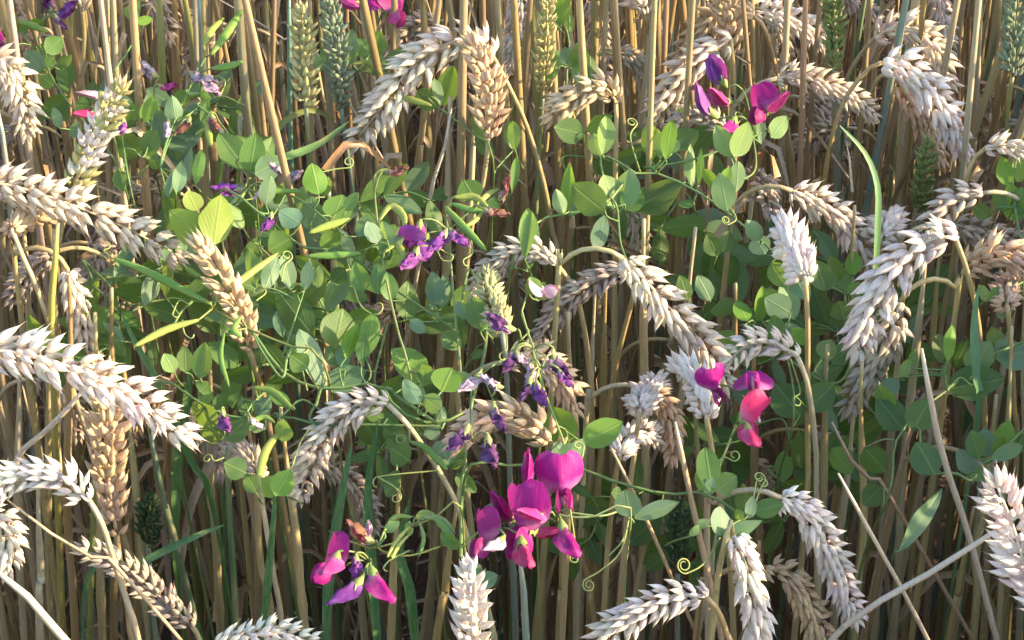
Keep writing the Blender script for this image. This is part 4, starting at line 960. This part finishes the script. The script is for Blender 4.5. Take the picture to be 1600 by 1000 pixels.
vine("stalk of withered dark violet pea flowers hanging over the creamy ear in the centre", -.05,
 [([(850,610),(825,520),(815,480),(825,455)], .0008, -.05, (.26,.34,.10)), ([(825,520),(800,545),(790,560)], .0005), ([(825,540),(850,555),(865,560)], .0005), ([(740,600),(735,640),(738,690)], .0006), ([(760,600),(770,625),(775,640)], .0005)],
 [(838,462,828,432,26,'g'),(842,470,850,440,20,'g')],
 [(848,450,42,40,25,'open','w',0,140),(786,509,42,170,10,'with','dv'),(800,560,36,-100,10,'with','dv'),(816,562,34,-60,0,'with','w'),(872,572,42,-70,15,'with','dv'),(860,560,34,-100,10,'with','w'),(824,606,36,-100,10,'with','dv'),(842,612,40,-80,20,'with','v'),(776,650,40,-80,10,'with','dv'),(722,682,42,-110,10,'with','dv'),(765,700,44,-85,10,'with','dv'),(740,595,36,-120,10,'with','w'),(770,600,34,170,10,'with','gy'),(830,580,34,-90,10,'with','w'),(880,590,30,-70,10,'with','v')],
 (), [([(790,520),(792,545),(782,552)], .6, 8)])

vine("big magenta pea flower cluster at bottom centre", -.06,
 [([(985,792),(940,806),(885,800),(850,790),(820,790)], .0008, -.06, (.28,.36,.14)), ([(850,790),(790,815),(770,830)], .0007), ([(860,795),(870,815)], .0006)],
 [(762,818,768,785,22,'b')],
 [(880,760,74,-70,62,'open','m',0,92),(826,742,52,115,15,'bud','m',0,60),(748,838,62,-150,35,'open','dm',0,110),(808,820,92,-140,40,'open','m',-.006,100),(835,805,58,-165,45,'bud','k',-.012),(776,850,44,-130,40,'bud','w',-.012),(818,860,56,-80,35,'bud','r',-.006),(790,800,52,150,20,'bud','m',.006),(850,832,52,-20,25,'bud','r',.004),(884,838,56,-78,20,'bud','m',0)],
 (), [([(890,790),(898,850),(890,870)], 1.2, 8)])

vine("drooping purple-pink pea blooms low at left of centre with empty green calyces", -.05,
 [([(720,790),(690,805),(640,825),(600,860),(560,850),(545,845)], .0008, -.05, (.34,.36,.10)), ([(600,862),(640,868),(700,850)], .0007, -.05, (.36,.36,.08)), ([(570,855),(580,880)], .0005)],
 [(600,830,625,815,16,'p'),(650,810,675,800,14,'p'),(640,815,640,838,14,'p'),(690,830,715,860,20,'g'),(700,840,720,855,14,'g')],
 [(508,876,66,-165,25,'open','m',0,100),(520,880,50,-110,40,'bud','k',-.01),(548,922,56,-125,20,'bud','v'),(590,910,58,-70,20,'bud','m'),(556,882,34,-90,10,'with','v'),(566,838,44,160,20,'with','br'),(575,832,24,60,0,'with','w')],
 [([(600,830),(618,808),(645,808)], 9, GP),([(605,870),(620,845),(640,822)], 8, YP),([(612,872),(625,850),(640,835)], 7, YP),([(655,815),(662,840),(655,870)], 7, GP),([(672,800),(690,820),(715,850)], 13, GP),([(660,808),(690,812),(712,835)], 11, OP)], [([(640,860),(610,875),(600,885)], .5, 6)])

vine("pea vine with large dark round leaves at right, behind the tall straight stalk", .05,
 [([(1240,660),(1230,560),(1200,510),(1180,505),(1160,510)], .0010), ([(1230,560),(1300,600),(1330,560),(1320,460)], .0010), ([(1180,505),(1150,560),(1120,520)],.0008)],
 [(1250,650,1212,598,54,'d'),(1262,640,1305,600,44,'d'),(1168,502,1152,468,26,'l'),(1184,504,1192,448,24,'l'),(1176,505,1160,480,16,'g'),(1235,490,1195,465,40,'b'),(1240,500,1220,440,36,'b'),(1255,540,1230,505,34,'b'),(1215,535,1208,492,28,'g'),(1240,535,1260,515,30,'l'),(1290,455,1275,405,36,'g'),(1300,450,1330,425,36,'g'),(1312,440,1295,400,26,'d'),(1330,470,1345,440,30,'g'),(1335,430,1332,390,24,'l'),(1285,560,1300,530,32,'p'),(1300,570,1330,540,30,'g'),(1285,590,1280,560,20,'b'),(1320,500,1310,470,34,'d'),(1150,540,1120,520,28,'g'),(1160,560,1185,530,28,'d'),(1110,470,1090,430,28,'b'),(1075,470,1062,430,24,'d'),(1120,400,1105,365,28,'d'),(1130,395,1140,360,24,'d'),(1190,470,1215,455,24,'g')], (), (), [([(1235,560),(1250,610),(1240,620)], .8, 10)])

vine("pea vine with large glossy round leaves at the right, beside the curved stalk", .03,
 [([(1390,770),(1400,690),(1440,640),(1480,610),(1540,560),(1610,530)], .0011), ([(1440,640),(1440,700),(1470,740)], .0010), ([(1480,610),(1478,570),(1490,530)], .0009), ([(1520,750),(1540,715),(1570,700),(1610,660)], .0010)],
 [(1412,672,1374,622,46,'d'),(1425,672,1452,622,44,'d'),(1402,592,1372,622,26,'b'),(1408,590,1420,560,18,'p'),(1420,575,1435,545,16,'g'),(1460,742,1435,690,50,'d'),(1480,608,1565,590,50,'d'),(1480,566,1492,505,20,'l'),(1475,570,1470,520,34,'d'),(1490,575,1510,530,28,'d'),(1515,582,1545,532,48,'b'),(1555,560,1610,545,50,'b'),(1560,550,1550,510,34,'g'),(1540,715,1540,668,32,'b'),(1530,718,1520,672,26,'d'),(1520,745,1498,702,34,'b'),(1512,742,1560,746,20,'b'),(1548,718,1594,694,24,'b'),(1566,702,1575,656,28,'l'),(1580,700,1604,680,30,'g'),(1555,710,1565,680,22,'d'),(1350,700,1385,740,40,'d'),(1380,760,1350,790,36,'d'),(1300,700,1330,740,34,'d'),(1395,640,1370,600,26,'g'),(1402,862,1482,766,28,'b',-.04)], (), (), [([(1480,610),(1500,590),(1515,600)], 1, 9)])

vine("bright green pea leaf cluster at the right edge above the crossing ears", .01,
 [([(1600,440),(1590,350),(1582,290),(1590,240)], .0010), ([(1600,440),(1540,470),(1530,480)], .0008)],
 [(1575,290,1562,244,26,'l'),(1588,285,1602,240,26,'l'),(1580,345,1574,285,36,'l'),(1592,345,1598,290,26,'g'),(1568,330,1555,295,20,'g'),(1545,470,1528,445,18,'g'),(1550,475,1562,445,16,'l'),(1570,500,1560,470,22,'b'),(1600,330,1625,300,30,'g'),(1545,340,1520,320,24,'d')], (), (), [([(1600,400),(1570,410),(1560,405)], .8, 9)])

# leafy growth deeper in the stand
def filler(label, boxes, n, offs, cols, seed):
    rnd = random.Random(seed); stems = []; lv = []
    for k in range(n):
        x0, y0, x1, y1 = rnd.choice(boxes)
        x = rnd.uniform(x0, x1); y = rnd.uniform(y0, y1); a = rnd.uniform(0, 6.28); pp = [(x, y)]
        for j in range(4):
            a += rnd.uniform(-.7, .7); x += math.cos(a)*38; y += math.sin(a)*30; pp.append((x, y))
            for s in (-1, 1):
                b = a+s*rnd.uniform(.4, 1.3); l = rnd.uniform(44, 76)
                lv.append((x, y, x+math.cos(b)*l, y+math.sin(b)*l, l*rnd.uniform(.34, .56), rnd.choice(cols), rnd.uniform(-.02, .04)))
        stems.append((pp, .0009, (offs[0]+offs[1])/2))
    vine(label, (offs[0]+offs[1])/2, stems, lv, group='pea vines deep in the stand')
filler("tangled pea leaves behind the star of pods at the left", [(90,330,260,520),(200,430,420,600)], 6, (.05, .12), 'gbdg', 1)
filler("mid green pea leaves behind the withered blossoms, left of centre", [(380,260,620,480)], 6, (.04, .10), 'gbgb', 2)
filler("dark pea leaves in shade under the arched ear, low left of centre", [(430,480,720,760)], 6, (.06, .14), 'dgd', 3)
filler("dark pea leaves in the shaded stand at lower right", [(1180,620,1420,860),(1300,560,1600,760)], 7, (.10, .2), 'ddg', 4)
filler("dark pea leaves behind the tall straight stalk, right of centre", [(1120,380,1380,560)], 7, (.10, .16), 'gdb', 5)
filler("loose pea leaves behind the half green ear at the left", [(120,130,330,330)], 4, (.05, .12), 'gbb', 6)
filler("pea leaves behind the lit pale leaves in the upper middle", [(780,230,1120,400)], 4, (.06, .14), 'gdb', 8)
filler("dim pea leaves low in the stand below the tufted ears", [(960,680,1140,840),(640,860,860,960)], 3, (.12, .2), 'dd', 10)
print('objects', len(bpy.data.objects))
